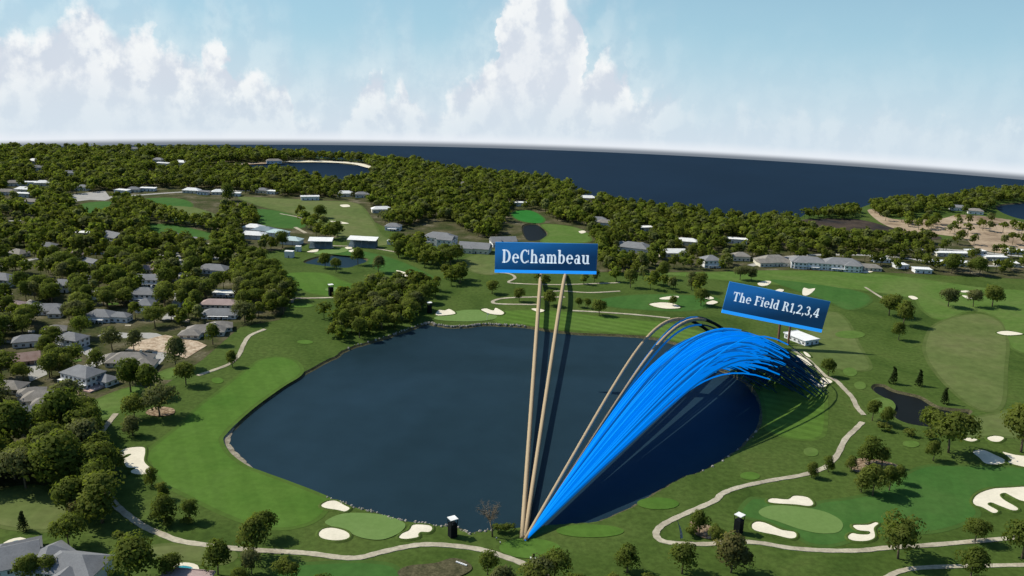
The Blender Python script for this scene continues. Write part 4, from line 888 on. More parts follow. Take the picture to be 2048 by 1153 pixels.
HT = [
 ('tall dark tree straddling the bottom cart path, beside the near green', 508, 1116, 80, 'tall', 1.0), ('dark tree just behind the tall one on the bottom path', 531, 1078, 58, 'broadleaf', .9),
 ('broad dark tree by the bottom end of the path, next to the tee', 1108, 1163, 62, 'spread', .95), ('spindly tree with bare stem on the grass below the path loop', 1254, 1146, 58, 'tall', 1.1),
 ('shaggy tree at the outer bend under the path loop', 1364, 1148, 60, 'tall', 1.2), ('small round tree inside the bend of the path loop by the banner', 1398, 1068, 48, 'broadleaf', .9),
 ('low tree overhanging the path loop beside the pale tree', 1432, 1092, 40, 'spread', .8), ('big dark spreading tree beside the S shaped bunker', 1796, 1118, 78, 'spread', 1.05),
 ('dusky tree below the finger shaped bunker', 1950, 1084, 44, 'spread', 1.0), ('dark leafy tree at the corner below the finger shaped bunker', 2044, 1118, 74, 'broadleaf', 1.0),
 ('tall thin stand tree rising from the mulch bed near the path', 1738, 930, 52, 'tall', 1.1), ('small tree on the path side end of the mulch bed', 1702, 944, 30, 'tall', 1.0), ('slim tree on the far end of the mulch bed', 1764, 934, 36, 'tall', .9),
 ('bushy olive tree in front of the mulch bed', 1745, 992, 56, 'broadleaf', 1.0), ('rounded olive tree beside the bushy one in front of the mulch bed', 1778, 982, 46, 'broadleaf', .9), ('small dark tree at the front corner of the mulch bed', 1722, 985, 36, 'tall', 1.0), ('slender tree at the fairway edge of the mulch bed', 1797, 968, 34, 'tall', .9),
 ('small dark bush tree standing on the inside edge of the rising path', 1623, 956, 30, 'tall', 1.0), ('dark upright bush tree where the path straightens', 1656, 944, 30, 'tall', .95),
 ('wide tree with pale trunk between the dark pond and the fairway bunkers', 1897, 906, 74, 'spread', 1.15), ('low tree below the wide pale trunked one', 1866, 922, 36, 'broadleaf', .9), ('tree at the frame edge beside two small bunkers', 2042, 905, 84, 'broadleaf', .95),
 ('round tree at the path bend by the dark pond', 1744, 842, 40, 'broadleaf', .85), ('second smaller tree at the path bend by the dark pond', 1774, 853, 36, 'broadleaf', .8), ('leaning tree on the path beside the white bunkers', 1656, 754, 34, 'broadleaf', 1.0),
 ('tree by the pond edge close under the bare strip', 1860, 862, 44, 'broadleaf', 1.0),
 ('feathery tree, largest of the lone clump on the range lawn', 1778, 632, 42, 'broadleaf', 1.1), ('round topped grey green tree in front of the lone clump', 1806, 652, 48, 'broadleaf', .85), ('small lone tree below the clump on the range lawn', 1797, 681, 34, 'broadleaf', .85),
 ('round lone tree on the range lawn between two strip bunkers', 1896, 614, 36, 'broadleaf', 1.1), ('flat topped tree of the pair on the range lawn', 1946, 614, 32, 'spread', .9), ('rounder tree of the pair on the range lawn', 1984, 614, 38, 'broadleaf', 1.1),
 ('round tree on the near lawn under the streetside houses', 1958, 552, 34, 'broadleaf', 1.1), ('low tree beside the round one under the streetside houses', 1940, 548, 28, 'spread', .9), ('grey green dome shaped tree before the white flat roofs', 1903, 548, 38, 'broadleaf', .95),
 ('small round tree on a pale mat beside the winding path', 465, 734, 32, 'broadleaf', .85),
 ('tall round tree on the lawn at the dirt lot corner', 352, 738, 60, 'broadleaf', .85), ('lower tree in front of the dirt lot corner', 372, 770, 44, 'broadleaf', 1.0),
 ('tree shading the lot beside the stepped roofs', 426, 690, 40, 'broadleaf', .9), ('tree overhanging the brown grey bungalow front', 262, 785, 62, 'broadleaf', .9), ('dark tree at the mown lawn edge next to the bungalow', 300, 790, 58, 'broadleaf', .95),
 ('wide canopy tree over the small mulch bed', 320, 834, 56, 'spread', 1.05), ('deep green low spreading tree along the path at the mown lawn', 270, 838, 42, 'spread', 1.05),
 ('slim bush tree in front of the small mulch bed', 266, 872, 38, 'tall', 1.2), ('tree leaning on the big white bunker', 231, 946, 40, 'broadleaf', .9), ('slim dark tree on the fairway edge below the big bunker', 304, 972, 34, 'tall', .95), ('slim tree with long shadow at the fairway corner', 326, 998, 30, 'tall', 1.0),
 ('wispy olive tree between the bottom path and fairway', 328, 1046, 56, 'tall', 1.15), ('second wispy olive tree nearer the bottom path', 380, 1044, 44, 'tall', 1.0),
 ('huge dark tree at the heart of the bottom woods', 118, 985, 104, 'tall', 1.25), ('huge dark tree at the path side of the bottom woods', 205, 1046, 96, 'tall', 1.2), ('tall dark tree above the grass clearing', 150, 1028, 70, 'broadleaf', 1.1),
 ('dark tree between the grey gabled house and the bottom woods', 118, 880, 88, 'broadleaf', .95), ('tall rounded tree at the frame edge below the grey gabled house', 22, 910, 90, 'broadleaf', .95), ('pale green domed tree with deep shade under it', 30, 960, 58, 'spread', 1.1),
 ('tree overlapping the stepped roofs at the mown lawn edge', 136, 822, 58, 'broadleaf', 1.05), ('bush tree before the white gable end', 25, 862, 52, 'broadleaf', 1.0), ('tree at the clearing edge where the woods begin', 172, 930, 78, 'broadleaf', 1.0),
 ('wide dark tree on the grass clearing above the corner houses', 138, 1094, 60, 'spread', 1.0), ('leafy tree in front of the shingled corner house', 100, 1165, 50, 'tall', 1.1), ('great dark tree between the corner house and the pool', 262, 1172, 88, 'broadleaf', 1.15), ('dark bush tree beside the kidney pool', 338, 1156, 46, 'broadleaf', 1.1),
 ('shaggy tree below the bottom path, next to the straddling one', 436, 1150, 64, 'broadleaf', 1.0), ('low tree in the deep shade under the bottom path', 575, 1165, 44, 'spread', 1.0), ('dense low tree between the planting bed and the path', 975, 1150, 46, 'spread', .9),
 ('lone tree behind the far green with shade to one side', 984, 588, 28, 'broadleaf', 1.2), ('round tree within the oval path behind the lake', 1038, 604, 28, 'broadleaf', 1.0), ('tree in between the two tan trails at the oval path', 1098, 612, 32, 'broadleaf', 1.1),
 ('tree at the far fairway bunker edge, tallest of the row', 1198, 632, 32, 'broadleaf', 1.1), ('first small tree of the row on the far bank', 1158, 615, 20, 'broadleaf', 1.0), ('second small tree of the row on the far bank', 1175, 617, 20, 'broadleaf', 1.0),
 ('tree standing in the white sand of the far bunker', 1346, 612, 20, 'broadleaf', 1.0), ('bushy tree next to the tilted board by the far bunkers', 1402, 612, 34, 'broadleaf', 1.1),
 ('tall pale tree behind the near row at the long houses lawn', 1480, 560, 28, 'spread', 1.0), ('round tree just over the tilted board', 1502, 562, 28, 'broadleaf', 1.0),
 ('round tree on the pale far fairway, alone', 642, 436, 26, 'broadleaf', 1.2), ('dark round tree in front of the pale far fairway', 676, 476, 34, 'broadleaf', 1.0), ('tall dark tree before the low clubhouse building', 455, 402, 34, 'tall', 1.1),
 ('dark tree on the small pond edge, fairway side', 716, 530, 34, 'broadleaf', 1.0), ('tree with pale trunk on the small pond edge', 650, 536, 30, 'broadleaf', 1.0), ('tree in front of the small pond', 672, 544, 28, 'broadleaf', 1.0), ('tree on the tip of the wooded point by the small pond', 757, 546, 34, 'broadleaf', 1.0),
 ('lone tree on the sea point beyond the woods', 828, 328, 18, 'tall', 1.1), ('second tree on the sea point beyond the woods', 838, 331, 18, 'tall', 1.1), ('lone shore tree before the dark sea', 1262, 420, 24, 'broadleaf', .9), ('taller shore tree before the dark sea', 1300, 425, 26, 'broadleaf', .9), ('lone round tree on the low shore spit', 1478, 446, 24, 'broadleaf', .85),
 ('round tree above the white shed by the tents', 565, 497, 34, 'broadleaf', 1.0),
]
for t in HT: ptree(t[0], t[1], t[2], t[3]*(.9 if t[2] > 1000 else 1), t[4], None, t[5])
ptree('bushy tree in the court between the two corner houses', 62, 1168, 46, 'broadleaf', None, 1.1)
ptree('pale green wispy tree with curved stem hanging over the path loop', 1462, 1146, 72, 'spread', None, 1.0, True)
ptree('yellowish ornamental tree on the bottom clearing', 162, 1040, 40, 'spread', None, 1.0, True)
for l, x, y, h in [('slim dark conifer on the range side of the dark pond, nearer the path', 1786, 768, 32), ('slim dark conifer above the middle of the dark pond', 1837, 772, 30), ('small conifer on the far bank of the dark pond', 1888, 808, 30), ('pointed conifer behind the corner pool', 47, 1062, 34)]:
    ptree(l, x, y, h, 'conifer', None, 1.15)
# the bare tree by the tee
def bare(label, px, py, hpx):
    p = G(px, py); d = (p-CAM).length; h = hpx*d/FPX/math.cos(math.asin(HCAM/d)); r = random.Random(3)
    root = empty('bare_tree', p, label, 'tree', None, 0)
    v, f = [], []; tips = []
    top = Vector((-1.2, 0, h*.42)); tube(v, f, [(0, 0, -.2), (-.3, .1, h*.2), top], [.42, .34, .28], 7)
    link('trunk', mesh('trunk', v, f, True), m_bark, root)
    v, f = [], []
    for k in range(11):
        a = k*2.4; tip = top + Vector((math.cos(a)*r.uniform(2.5, 5.6), math.sin(a)*r.uniform(2.5, 5), r.uniform(2.0, h*.5)))
        mid = top.lerp(tip, .5) + Vector((0, 0, .8)); tube(v, f, [top, mid, tip], [.20, .12, .05], 5); tips += [mid, tip, mid.lerp(tip, .5)]
    link('branch', mesh('branch', v, f, True), m_twig, root)
    q = []
    for t in tips:
        for k in range(26):
            dv = Vector((r.gauss(0, 1), r.gauss(0, 1), r.gauss(.25, .8))).normalized(); L = r.uniform(.8, 2.0); s = Vector((r.gauss(0, 1), r.gauss(0, 1), r.gauss(0, 1))).normalized()*.055
            o0 = t + Vector((r.gauss(0, .5), r.gauss(0, .5), r.gauss(0, .4))); q.append([o0-s, o0+s, o0+dv*L+s*.4, o0+dv*L-s*.4])
    me = quads_mesh('twig', np.array([[list(c) for c in k] for k in q], np.float32)); link('twig', me, m_twig, root)['kind'] = 'stuff'
bare('leafless brown tree at the lake edge beside the tee', 985, 1074, 66)
for l, x, y, h in [('pale bush on the lake edge beside the bare tree', 996, 1066, 16), ('dark bush on the lake edge between bare tree and trails', 1016, 1064, 16), ('clipped dark hedge bush by the bottom fairway', 241, 1088, 20), ('pale bush at the foot of the wispy trees, path side', 312, 1040, 14), ('pale bush in the shade by the bottom path bend', 338, 1052, 14), ('golden bush at the foot of the second wispy tree', 374, 1050, 14), ('pale scrub on the mulch inside the path loop', 1384, 1072, 18), ('dark scrub edge bush at the pond inlet', 1766, 862, 16), ('scrub bush along the rough strip under the dark pond', 1820, 872, 15), ('long scrub bush further on the rough strip under the dark pond', 1860, 880, 15)]:
    ptree(l, x, y, h, 'shrub', 'bushes of the course', 1.5)

# scattered trees
def pip(px, py, poly):
    x, y = np.asarray(px), np.asarray(py); inside = np.zeros(x.shape, bool); j = len(poly)-1
    for i in range(len(poly)):
        xi, yi = poly[i]; xj, yj = poly[j]
        c = ((yi > y) != (yj > y)) & (x < (xj-xi)*(y-yi)/((yj-yi) or 1e-9)+xi); inside ^= c; j = i
    return inside
ZONES = [  # outline, spacing m, keep, height range, group, label
 ('far', [(-420,310),(-100,300),(0,303.5),(300,304.5),(400,306),(540,309),(700,320),(800,328),(836,331),(852,337),(920,346),(1000,356),(1090,366),(1136,376),(1150,392),(1235,408),(1250,428),(1292,416),(1350,428),(1430,437),(1480,444),(1560,447),(1590,450),(1640,474),(1720,478),(1780,480),(1860,486),(1870,500),(1780,508),(1600,505),(1500,496),(1400,508),(1330,522),(1290,540),(1240,548),(1196,545),(1190,482),(1170,455),(1100,440),(1080,420),(1020,420),(1000,470),(1000,480),(940,475),(910,446),(850,442),(800,462),(770,450),(735,405),(640,396),(500,392),(470,382),(420,378),(380,380),(300,376),(200,384),(130,392),(150,430),(-60,430),(-420,420)], 8.6, .92, (8, 18), None, None),
 ('estate', [(-420,420),(150,430),(160,440),(235,444),(270,440),(300,446),(290,470),(300,486),(440,486),(480,500),(508,512),(540,545),(588,600),(575,625),(540,645),(490,652),(440,672),(400,700),(380,700),(330,715),(290,760),(235,790),(205,825),(180,870),(160,900),(60,985),(-400,1010)], 8.9, .88, (12, 18), 'trees among the estate houses', 'olive green broadleaf tree among the estate houses and their streets'),
 ('grove', [(655,668),(640,640),(670,605),(720,592),(760,576),(830,568),(872,580),(880,592),(858,600),(846,640),(812,652),(770,666),(720,680),(690,692),(668,690)], 8.5, .93, (11, 16), 'trees of the grove on the lake corner', 'olive tree of the dense grove at the far corner of the lake'),
 ('row', [(790,498),(850,492),(918,520),(915,540),(860,540),(800,522)], 11, .95, (15, 19), 'trees of the clump below the knoll house', 'dark tree of the clump on the slope below the knoll house'),
 ('hedge', [(228,408),(262,408),(300,418),(330,425),(420,440),(470,452),(480,478),(440,470),(350,452),(250,448),(225,440)], 10, .92, (13, 17), 'trees of the belt between two far fairways', 'dark tree of the belt dividing the far fairways'),
 ('hedge2', [(440,420),(500,425),(520,455),(500,470),(470,450),(440,440)], 11, .9, (13, 17), 'trees of the belt between two far fairways', 'dark tree of the belt dividing the far fairways'),
 ('belt', [(560,428),(600,425),(660,462),(700,470),(715,480),(640,482),(610,462)], 12, .6, (12, 16), 'trees beside the tent village', 'round tree near the tent village'),
 ('tents', [(400,478),(480,470),(560,482),(580,498),(540,505),(430,500)], 11, .75, (12, 17), 'trees beside the tent village', 'round tree near the tent village'),
 ('mid', [(880,556),(940,556),(935,572),(885,576)], 10, .9, (13, 17), 'trees of the small group behind the far green', 'tree of the small group behind the far green'),
 ('centre', [(1195,548),(1290,548),(1330,560),(1440,575),(1440,590),(1330,586),(1270,578),(1205,575)], 15, .75, (12, 18), 'trees scattered along the far cart paths', 'tree of the loose line along the far cart paths'),
 ('centre2', [(1040,560),(1200,560),(1240,575),(1240,582),(1120,578),(1040,575)], 24, .7, (9, 13), 'trees scattered along the far cart paths', 'tree of the loose line along the far cart paths'),
 ('cape', [(1602,438),(1640,430),(1712,422),(1718,430),(1690,440),(1640,444),(1610,446)], 8.6, .95, (11, 15), None, None),
 ('cape2', [(1742,412),(1850,407),(1850,420),(1830,436),(1760,436),(1740,420)], 8.6, .9, (12, 16), None, None),
 ('cape3', [(1850,408),(1900,402),(1960,390),(2060,384),(2200,390),(2200,402),(1990,406),(1985,424),(1930,432),(1880,424),(1855,440)], 9.5, .8, (12, 16), None, None),
 ('flats', [(1760,440),(1880,446),(1960,440),(2060,470),(2060,500),(1900,490),(1870,470)], 19, .6, (12, 16), 'trees scattered over the tan flats', 'tree standing in the open on the tan flats'),
 ('town', [(1400,505),(1500,498),(1700,506),(1880,500),(2070,505),(2070,555),(1960,548),(1800,542),(1700,530),(1560,520),(1480,540),(1330,545)], 11.5, .62, (11, 15), 'trees between the far street houses', 'round tree between the houses on the far street'),
 ('woods', [(-400,900),(60,880),(150,850),(190,860),(200,930),(225,1000),(190,1040),(160,1010),(60,985),(-400,1000)], 11, .8, (14, 22), 'trees of the bottom woods', 'dark tree in the woods along the rising cart path'),
 ('low', [(400,1150),(560,1130),(640,1160),(640,1240),(300,1250),(290,1190)], 12, .6, (10, 15), 'trees under the bottom path', 'low tree in the shade under the bottom path'),
 ('low2', [(950,1150),(1060,1165),(1140,1180),(1300,1165),(1420,1170),(1420,1240),(950,1240)], 13, .7, (9, 14), 'trees under the bottom path', 'low tree in the shade under the bottom path'),
 ('right', [(1800,1150),(1900,1160),(2100,1110),(2200,1050),(2200,1240),(1800,1240)], 14, .6, (10, 16), 'trees at the bottom corner', 'leafy tree at the corner beneath the lower path'),
 ('strip', [(1760,868),(1850,876),(1900,896),(1990,905),(1960,898),(1870,868)], 12, .7, (5, 8), 'scrub trees under the dark pond', 'small scrub tree on the rough strip under the dark pond'),
 ('greenhouse', [(1090,395),(1140,400),(1180,440),(1120,444)], 9, .9, (10, 14), None, None),
]
cand = []
for zi, (zn, poly, sp_, keep, hr, grp, lab) in enumerate(ZONES):
    W = np.array([G(x, max(y, 299.5))[:2] for x, y in poly])
    x0, y0 = W.min(0); x1, y1 = W.max(0); x0 = max(x0, -1300); x1 = min(x1, 1300)
    gx, gy = np.meshgrid(np.arange(x0, x1, sp_), np.arange(y0, y1, sp_))
    gx = gx + rng.uniform(-.46, .46, gx.shape)*sp_; gy = gy + rng.uniform(-.46, .46, gy.shape)*sp_
    gx, gy = gx.ravel(), gy.ravel()
    px, py, dep = project(np.stack([gx, gy, np.zeros_like(gx)], 1))
    ok = (dep > 10); ok[ok] &= pip(gx[ok], gy[ok], [tuple(q) for q in W])
    ok &= rng.uniform(0, 1, len(gx)) < keep
    if zn in ('estate',): ok &= (np.sin(gx*.021+1)*np.cos(gy*.017) + rng.uniform(-.9, .9, len(gx))) > -.55
    h = rng.uniform(*hr, len(gx))
    ok &= np.hypot(gx, gy) < RSEA-6
    for k in np.where(ok)[0]: cand.append((gx[k], gy[k], h[k], zi, px[k], py[k], dep[k]))
cd = np.array(cand)
ok = np.ones(len(cd), bool)
for poly in EXCL:
    x0, y0 = poly.min(0); x1, y1 = poly.max(0)
    s = np.where((cd[:, 4] > x0) & (cd[:, 4] < x1) & (cd[:, 5] > y0) & (cd[:, 5] < y1))[0]
    if len(s): ok[s] &= ~pip(cd[s, 4], cd[s, 5], [tuple(q) for q in poly])
for x, y, r in FOOT: ok &= np.hypot(cd[:, 0]-x, cd[:, 1]-y) > r+2.0
hp = cd[:, 2]*FPX/cd[:, 6]; wp = hp*.36
for (a, b, c, d, by) in HBOX:
    mx = .48*(c-a) if c-a < 60 else .26*(c-a)
    ok &= ~((cd[:, 4]+wp*.5 > a+mx*.6) & (cd[:, 4]-wp*.5 < c-mx*.6) & (cd[:, 5] > by-4) & (cd[:, 5]-hp*.9 < by-2))
for x, y, r in BASES: ok &= np.hypot(cd[:, 0]-x, cd[:, 1]-y) > r+2.5
cd = cd[ok]; hp = hp[ok]
inf = (cd[:, 4] > -15) & (cd[:, 4] < 2063) & (cd[:, 5]-hp < 1150)
score = np.where(inf, hp, 0)
lab_ok = np.array([ZONES[int(z)][5] is not None for z in cd[:, 3]])
n_near = ntree[0]
order = np.argsort(-(score*np.where(lab_ok, 1, .0)))
NIND = 205
ind = np.zeros(len(cd), bool); ind[order[:NIND]] = True; ind &= (score > 0) & lab_ok
for k in np.where(ind)[0]:
    z = ZONES[int(cd[k, 3])]
    rr = random.Random(int(k)); kd = rr.choice(['broadleaf', 'broadleaf', 'broadleaf', 'tall', 'spread']) if z[0] != 'strip' else 'broadleaf'
    lb = z[6]
    wd_ = rr.uniform(.88, 1.12)
    look = {'tall': 'tall narrow', 'spread': 'wide spreading'}.get(kd, 'slim rounded' if wd_ < .97 else ('broad rounded' if wd_ > 1.06 else 'rounded'))
    if z[0] in ('estate', 'town'):
        mk = sorted(MARKS, key=lambda m: (m[0]-cd[k, 0])**2+(m[1]-cd[k, 1])**2)[0]
        dx, dy = cd[k, 0]-mk[0], cd[k, 1]-mk[1]
        side = ('beyond' if dy > 0 else 'in front of') if abs(dy) > abs(dx) else 'beside'
        lb = look + ' tree ' + side + ' the ' + ' '.join(mk[2].replace(',', '').split()[:9])
        while lb.split()[-1] in ('the', 'of', 'and', 'with', 'a', 'by', 'in', 'at', 'behind', 'between', 'near', 'beside', 'one', 'on', 'to', 'mostly', 'grey', 'white', 'back', 'its', 'dense', 'deep', 'half', 'nearest', 'lakeside', 'far', 'forward', 'middle', 'pale'): lb = ' '.join(lb.split()[:-1])
        lb = ' '.join(lb.split()[:16])
    elif z[0] == 'grove':
        lb = look + ' olive tree ' + ('at the water side' if cd[k, 5] > 640 else 'at the meadow side' if cd[k, 4] < 700 else 'at the back' if cd[k, 5] < 600 else 'in the middle') + ' of the grove at the lake corner'
    else: lb = look + ' ' + z[6].replace('tree of', 'tree in').split(' ', 1)[1] if z[6].split()[0] in ('dark', 'low', 'leafy', 'round', 'small') else z[6]
    tree(lb, (cd[k, 0], cd[k, 1], 0), cd[k, 2], kd, z[5], wd_)
# the rest: one mass, still real crowns and trunks
rest = cd[~ind]
dist = np.hypot(rest[:, 0], rest[:, 1])
PROTO = {'a': [crown_arrays(300+i, 9, 17, .070, 'round', 1.0, .9+.12*(i % 3)) for i in range(6)], 'b': [crown_arrays(320+i, 8, 10, .088, 'round', 1.0, .9+.12*(i % 3)) for i in range(6)]}
Q, Tn = [], []
for k in range(len(rest)):
    P = PROTO['a' if dist[k] < 950 else 'b'][k % 6]
    a = (k*2.399) % 6.283; c, s = math.cos(a), math.sin(a); h = rest[k, 2]; ww = h*(.95+.3*((k*7919) % 100)/100)
    q = np.empty_like(P); q[..., 3] = P[..., 3]*c-P[..., 4]*s; q[..., 4] = P[..., 3]*s+P[..., 4]*c; q[..., 5] = P[..., 5]; q[..., 0] = (P[..., 0]*c-P[..., 1]*s)*ww+rest[k, 0]; q[..., 1] = (P[..., 0]*s+P[..., 1]*c)*ww+rest[k, 1]; q[..., 2] = P[..., 2]*h
    tr = np.array([[[-.022, 0, 0], [.022, 0, 0], [.012, 0, .55], [-.012, 0, .55]], [[0, -.022, 0], [0, .022, 0], [0, .012, .55], [0, -.012, .55]]], np.float32)*h
    tr[..., 0] += rest[k, 0]; tr[..., 1] += rest[k, 1]
    tr = np.concatenate([tr, np.broadcast_to(np.array([-.7, .2, .6], np.float32), tr.shape)], 2)
    t = rng.uniform(.72, 1.28); g = rng.uniform(.94, 1.06)
    col = np.empty((len(q)+2, 4), np.float32); col[:] = (t, t*g, t*.9, 1) if k % 6 else (t*1.12, t*1.05, t*1.9, 1); col[-2:] = (2.4, 2.0, 4.0, 1)
    Q += [q, tr.astype(np.float32)]; Tn.append(col)
fo = link('forest_trees', quads_mesh('forest_trees', np.concatenate(Q), np.concatenate(Tn)), m_leaf_f, kind='stuff', label='mass of olive green trees covering the shore, the estate and the far woods')
print('TREES', ntree[0], 'rest', len(rest), 'quads', sum(len(q) for q in Q))

# ------------------------------------------------------------------ shot trails
TEE = G(1050, 1083)
def lean(k): return Vector((0, 0, 1)) + SUNH*(k/math.tan(SUN_EL))
def shape(s, p=4.0): return s*(1-s**p)/(((1/(p+1))**(1/p))*(p/(p+1)))
def trail(label, L, H, k, r0, r1, mt, mtail, group=None, tail=.80, p=4.0, start=None, n=26, end=1.0, name='shot_trail', rt=.92):
    S = start or TEE
    def at(s):
        q = S.lerp(L, s) + lean(k)*(H*shape(s, p)); q.z += .5; return q
    v, f = [], []
    ss = [end*tail*i/n for i in range(n+1)]
    tube(v, f, [at(s) for s in ss], [r0+(r1-r0)*s for s in ss], 6)
    o = link(name, mesh(name, [Vector(q)-S for q in v], f, True), mt, None, None, label, 'ball trail', group); o.location = S
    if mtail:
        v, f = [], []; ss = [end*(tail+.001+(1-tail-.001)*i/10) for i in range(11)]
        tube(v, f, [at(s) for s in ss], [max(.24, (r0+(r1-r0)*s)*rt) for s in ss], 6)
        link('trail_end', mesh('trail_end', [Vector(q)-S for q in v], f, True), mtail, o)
    return o
TG = None
trail('tan shot trail running straight over the lake to the middle of the board', G(1082, 551), 6.5, .0, 1.0, 1.7, m_tan, None, tail=1.0, start=G(1044, 1078), p=7)
trail('tan shot trail running straight over the lake to the far half of the board', G(1131, 551), 7.5, .0, 1.0, 1.7, m_tan, None, tail=1.0, start=G(1050, 1076), p=7)
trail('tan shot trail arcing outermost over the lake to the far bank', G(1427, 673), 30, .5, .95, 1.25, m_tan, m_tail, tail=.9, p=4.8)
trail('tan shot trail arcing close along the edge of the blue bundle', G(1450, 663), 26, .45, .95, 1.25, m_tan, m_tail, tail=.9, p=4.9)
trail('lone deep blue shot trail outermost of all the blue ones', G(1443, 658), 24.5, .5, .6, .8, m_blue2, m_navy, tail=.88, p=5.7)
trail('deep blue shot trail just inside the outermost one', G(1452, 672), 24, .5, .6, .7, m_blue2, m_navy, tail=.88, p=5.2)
r = random.Random(11)
for i in range(212):
    if i < 70:
        u = r.uniform(.24, 1) ; x = 1462+182*u+r.gauss(0, 6); y = 664+95*u+r.gauss(0, 5); H = (21+26*u)*r.uniform(.86, 1.02); p = r.uniform(3.9, 5.0); where = 'near the far bank'; g = 'far bank'
    else:
        u = r.betavariate(1.25, 1.15); x = 1490+172*u+r.gauss(0, 4); y = min(802, 752+24*u+r.gauss(0, 12)); H = (21+14*u)*r.uniform(.98, 1.32); p = r.uniform(4.6, 8.5); where = 'on the striped fairway'; g = 'fairway'
    deep = r.random() < .27; k_ = r.uniform(.5, .98); H *= .97-.30*(k_-.5)
    cn = 'deep blue' if deep else 'bright blue'
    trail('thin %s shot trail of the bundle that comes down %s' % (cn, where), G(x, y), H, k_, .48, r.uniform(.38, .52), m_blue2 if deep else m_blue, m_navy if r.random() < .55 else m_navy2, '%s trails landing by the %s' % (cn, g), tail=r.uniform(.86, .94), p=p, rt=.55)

# ------------------------------------------------------------------ name boards
def ring(cx, cy, rx, ry, tx, ty, a0, a1, n=18):
    o, i_ = [], []
    for k in range(n+1):
        a = R_(a0+(a1-a0)*k/n); o.append((cx+rx*math.cos(a), cy+ry*math.sin(a))); i_.append((cx+(rx-tx)*math.cos(a), cy+(ry-ty)*math.sin(a)))
    return [[o[k], o[k+1], i_[k+1], i_[k]] for k in range(n)]
def rc(x0, y0, x1, y1): return [[(x0, y0), (x1, y0), (x1, y1), (x0, y1)]]
def sf(x0, x1, y): return rc(x0-.08, y, x1+.08, y+.07)
S_ = .19; XH = .68
GL = {
 'D': (rc(.08, 0, .28, 1) + sf(.08, .2, 0) + sf(.08, .2, .93) + ring(.30, .5, .50, .5, .21, .08, -90, 90), .88),
 'C': (ring(.44, .5, .43, .53, .21, .08, 48, 312) + rc(.74, .64, .82, 1.0) + rc(.72, .05, .80, .22), .92),
 'T': (rc(.0, .90, .78, 1) + rc(.29, 0, .49, .9) + sf(.29, .49, 0) + rc(0, .72, .07, .9) + rc(.71, .72, .78, .9), .84),
 'F': (rc(.08, 0, .28, 1) + sf(.08, .28, 0) + rc(0, .91, .68, 1) + rc(.61, .72, .68, .91) + rc(.28, .46, .55, .54), .74),
 'R': (rc(.08, 0, .28, 1) + sf(.08, .28, 0) + ring(.32, .74, .38, .26, .2, .07, -90, 90) + rc(0, .93, .3, 1) + [[(.36, .50), (.56, .50), (.86, 0), (.62, 0)]], .90),
 'e': (ring(.34, .34, .33, .36, .18, .07, 0, 318) + rc(.1, .34, .66, .41), .72),
 'h': (rc(.06, 0, .25, 1.04) + sf(.06, .25, 0) + ring(.38, .40, .25, .30, .18, .09, 0, 130) + rc(.45, 0, .64, .41) + sf(.45, .62, 0), .76),
 'a': (ring(.24, .20, .23, .22, .15, .06, 0, 360) + rc(.36, 0, .54, .45) + ring(.30, .44, .24, .26, .17, .08, 0, 150) + rc(.5, 0, .64, .07), .68),
 'm': (rc(.06, 0, .24, .68) + sf(.06, .24, 0) + rc(-.02, .62, .1, .68) + ring(.34, .42, .22, .28, .17, .09, 0, 130) + rc(.39, 0, .57, .43) + sf(.40, .55, 0) + ring(.68, .42, .22, .28, .17, .09, 0, 140) + rc(.73, 0, .91, .43) + sf(.74, .90, 0), 1.02),
 'b': (rc(.06, 0, .25, 1.04) + rc(-.02, .97, .1, 1.04) + ring(.36, .34, .32, .36, .19, .07, -140, 140), .74),
 'u': (rc(.06, .22, .25, .68) + rc(-.03, .61, .1, .68) + ring(.33, .24, .27, .26, .18, .09, 180, 310) + rc(.46, 0, .65, .68) + rc(.36, .61, .5, .68) + rc(.6, 0, .74, .07), .78),
 'i': (rc(.08, 0, .27, .68) + sf(.08, .27, 0) + rc(-.0, .61, .1, .68) + ring(.18, .90, .12, .12, .12, .12, 0, 360, 8), .38),
 'l': (rc(.08, 0, .27, 1.04) + sf(.08, .27, 0) + rc(0, .97, .1, 1.04), .38),
 'd': (rc(.42, 0, .61, 1.04) + rc(.33, .97, .45, 1.04) + rc(.58, 0, .70, .07) + ring(.32, .34, .32, .36, .19, .07, 40, 320), .76),
 '1': (rc(.16, 0, .35, 1) + sf(.14, .36, 0) + [[(.02, .80), (.16, .86), (.16, 1), (.02, .92)]], .48),
 '2': (ring(.32, .70, .31, .30, .19, .08, -20, 165) + [[(.02, .0), (.20, .0), (.62, .62), (.42, .58)]] + rc(.02, 0, .64, .13), .70),
 '3': (ring(.31, .74, .28, .26, .18, .08, -80, 165) + ring(.31, .28, .32, .28, .20, .08, -165, 85), .70),
 '4': (rc(.40, 0, .58, 1) + rc(.0, .22, .72, .32) + [[(.0, .3), (.14, .3), (.46, 1), (.38, 1)]] + sf(.40, .58, 0), .76),
 ',': (ring(.14, .08, .10, .10, .10, .10, 0, 360, 8) + [[(.1, .0), (.24, .06), (.12, -.18), (.06, -.16)]], .30),
 ' ': ([], .34)}
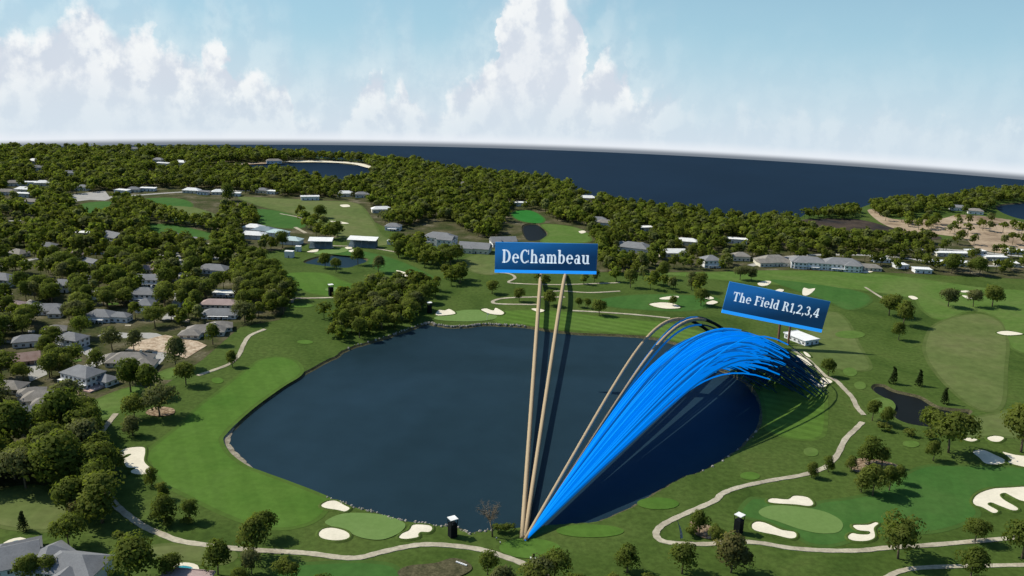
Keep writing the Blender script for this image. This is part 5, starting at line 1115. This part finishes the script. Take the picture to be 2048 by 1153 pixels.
def board_material(name):
    m = bpy.data.materials.new(name); m.use_nodes = True; t = m.node_tree; q = NB(t); b = t.nodes['Principled BSDF']
    b.inputs['Roughness'].default_value = .5; b.inputs['Specular IOR Level'].default_value = .2
    s = q.n('ShaderNodeSeparateXYZ'); t.links.new(q.n('ShaderNodeTexCoord').outputs['Generated'], s.inputs[0])
    f = q.m('ADD', q.m('MULTIPLY', s.outputs[0], .6), q.m('MULTIPLY', s.outputs[2], -.6))
    r = q.n('ShaderNodeValToRGB'); e = r.color_ramp.elements; e[0].position = 0.0; e[0].color = (.028, .22, .55, 1); e[1].position = .60; e[1].color = (.009, .055, .135, 1)
    k = e.new(.22); k.color = (.018, .135, .34, 1)
    q.put(r.inputs[0], q.m('ADD', f, .35)); q.put(b.inputs['Base Color'], r.outputs[0]); q.put(b.inputs['Emission Color'], r.outputs[0]); b.inputs['Emission Strength'].default_value = .26; return m  # emission added to lift the panel out of its own shade
for _m, _c, _e in ((m_letter, (.8, .88, .9, 1), .55), (m_stripe, (.02, .29, .82, 1), .8)):
    _b = _m.node_tree.nodes['Principled BSDF']; _b.inputs['Emission Color'].default_value = _c; _b.inputs['Emission Strength'].default_value = _e      # glow added to brighten boards whose faces are turned from the sun
m_board = board_material('board blue print')
def board(label, corners, foot, text, capfrac, yaw=0, roll=0, y0f=.0, name='name_board', posts=None):
    fx, fy = foot; P0 = G(fx, fy); n = Vector((math.sin(R_(yaw)), -math.cos(R_(yaw)), 0))      # board faces -Y turned by yaw
    W = []
    for x, y in corners:
        d = ray(x, y); W.append(CAM + d*((P0-CAM).dot(n)/d.dot(n)))
    c = (W[0]+W[1]+W[2]+W[3])/4
    ex = ((W[1]-W[0]) + (W[2]-W[3])).normalized(); ez = ((W[0]-W[3]) + (W[1]-W[2])); ez = (ez - ex*ez.dot(ex)).normalized(); ey = ez.cross(ex)
    wd = ((W[1]-W[0]).length + (W[2]-W[3]).length)/2; ht = ((W[0]-W[3]).length+(W[1]-W[2]).length)/2
    root = bpy.data.objects.new(name, None); C.objects.link(root); root['label'] = label; root['category'] = 'sign'
    mm = Matrix((ex, ey, ez)).transposed().to_4x4(); mm.translation = c; root.matrix_world = mm
    s0 = .105*ht
    link('panel', boxmesh('panel', (-wd/2, wd/2, -.5, .5, -ht/2+s0+.01, ht/2)), m_board, root)
    link('stripe', boxmesh('stripe', (-wd/2, wd/2, -.56, .56, -ht/2, -ht/2+s0)), m_stripe, root)
    tot = sum(GL[ch][1]+.05 for ch in text)-.05; cap = capfrac*ht; sc = cap*1.0
    xs = min(1.0, .86*wd/(tot*sc))
    x = -tot*sc*xs/2
    for ch in text:
        polys, adv = GL[ch]
        if polys:
            v, f = [], []
            for pl_ in polys:
                b0 = len(v); m_ = len(pl_)
                ar = sum(pl_[i-1][0]*pl_[i][1]-pl_[i][0]*pl_[i-1][1] for i in range(m_)); pl_ = pl_ if ar > 0 else pl_[::-1]
                v += [(px_*sc*xs, -.12, pz_*sc) for px_, pz_ in pl_] + [(px_*sc*xs, 0, pz_*sc) for px_, pz_ in pl_]
                f += [tuple(b0+i for i in range(m_))] + [(b0+(i+1) % m_, b0+i, b0+m_+i, b0+m_+(i+1) % m_) for i in range(m_)]
            o = link('letter', mesh('letter', v, f), m_letter, root); o.location = (x, -.502, -cap*.5 + s0*.5 + y0f*ht)
        x += (adv+.05)*sc*xs
    if posts: posts(root, mm, c)
    return root
board('upright dark blue board lettered with one surname, hanging level over the lake', [(990, 486), (1195, 487), (1193, 550), (990, 544)], (1090, 753), 'DeChambeau', .43, yaw=3)
def field_posts(root, mm, c):
    inv = mm.inverted()
    for (x, y) in ((1556, 684), (1576, 690)):
        b = G(x, y); v, f = [], []
        top = Vector((b.x, b.y, 16.0))
        tube(v, f, [inv@b, inv@top], [.85, .85], 8)
        link('post', mesh('post', v, f), m_brown, root)
board('tilted dark blue board lettered for the whole field, over two brown posts', [(1459, 565), (1660, 602), (1643, 667), (1443, 624)], (1566, 694), 'The Field R1,2,3,4', .285, yaw=-4, posts=field_posts, y0f=.03)
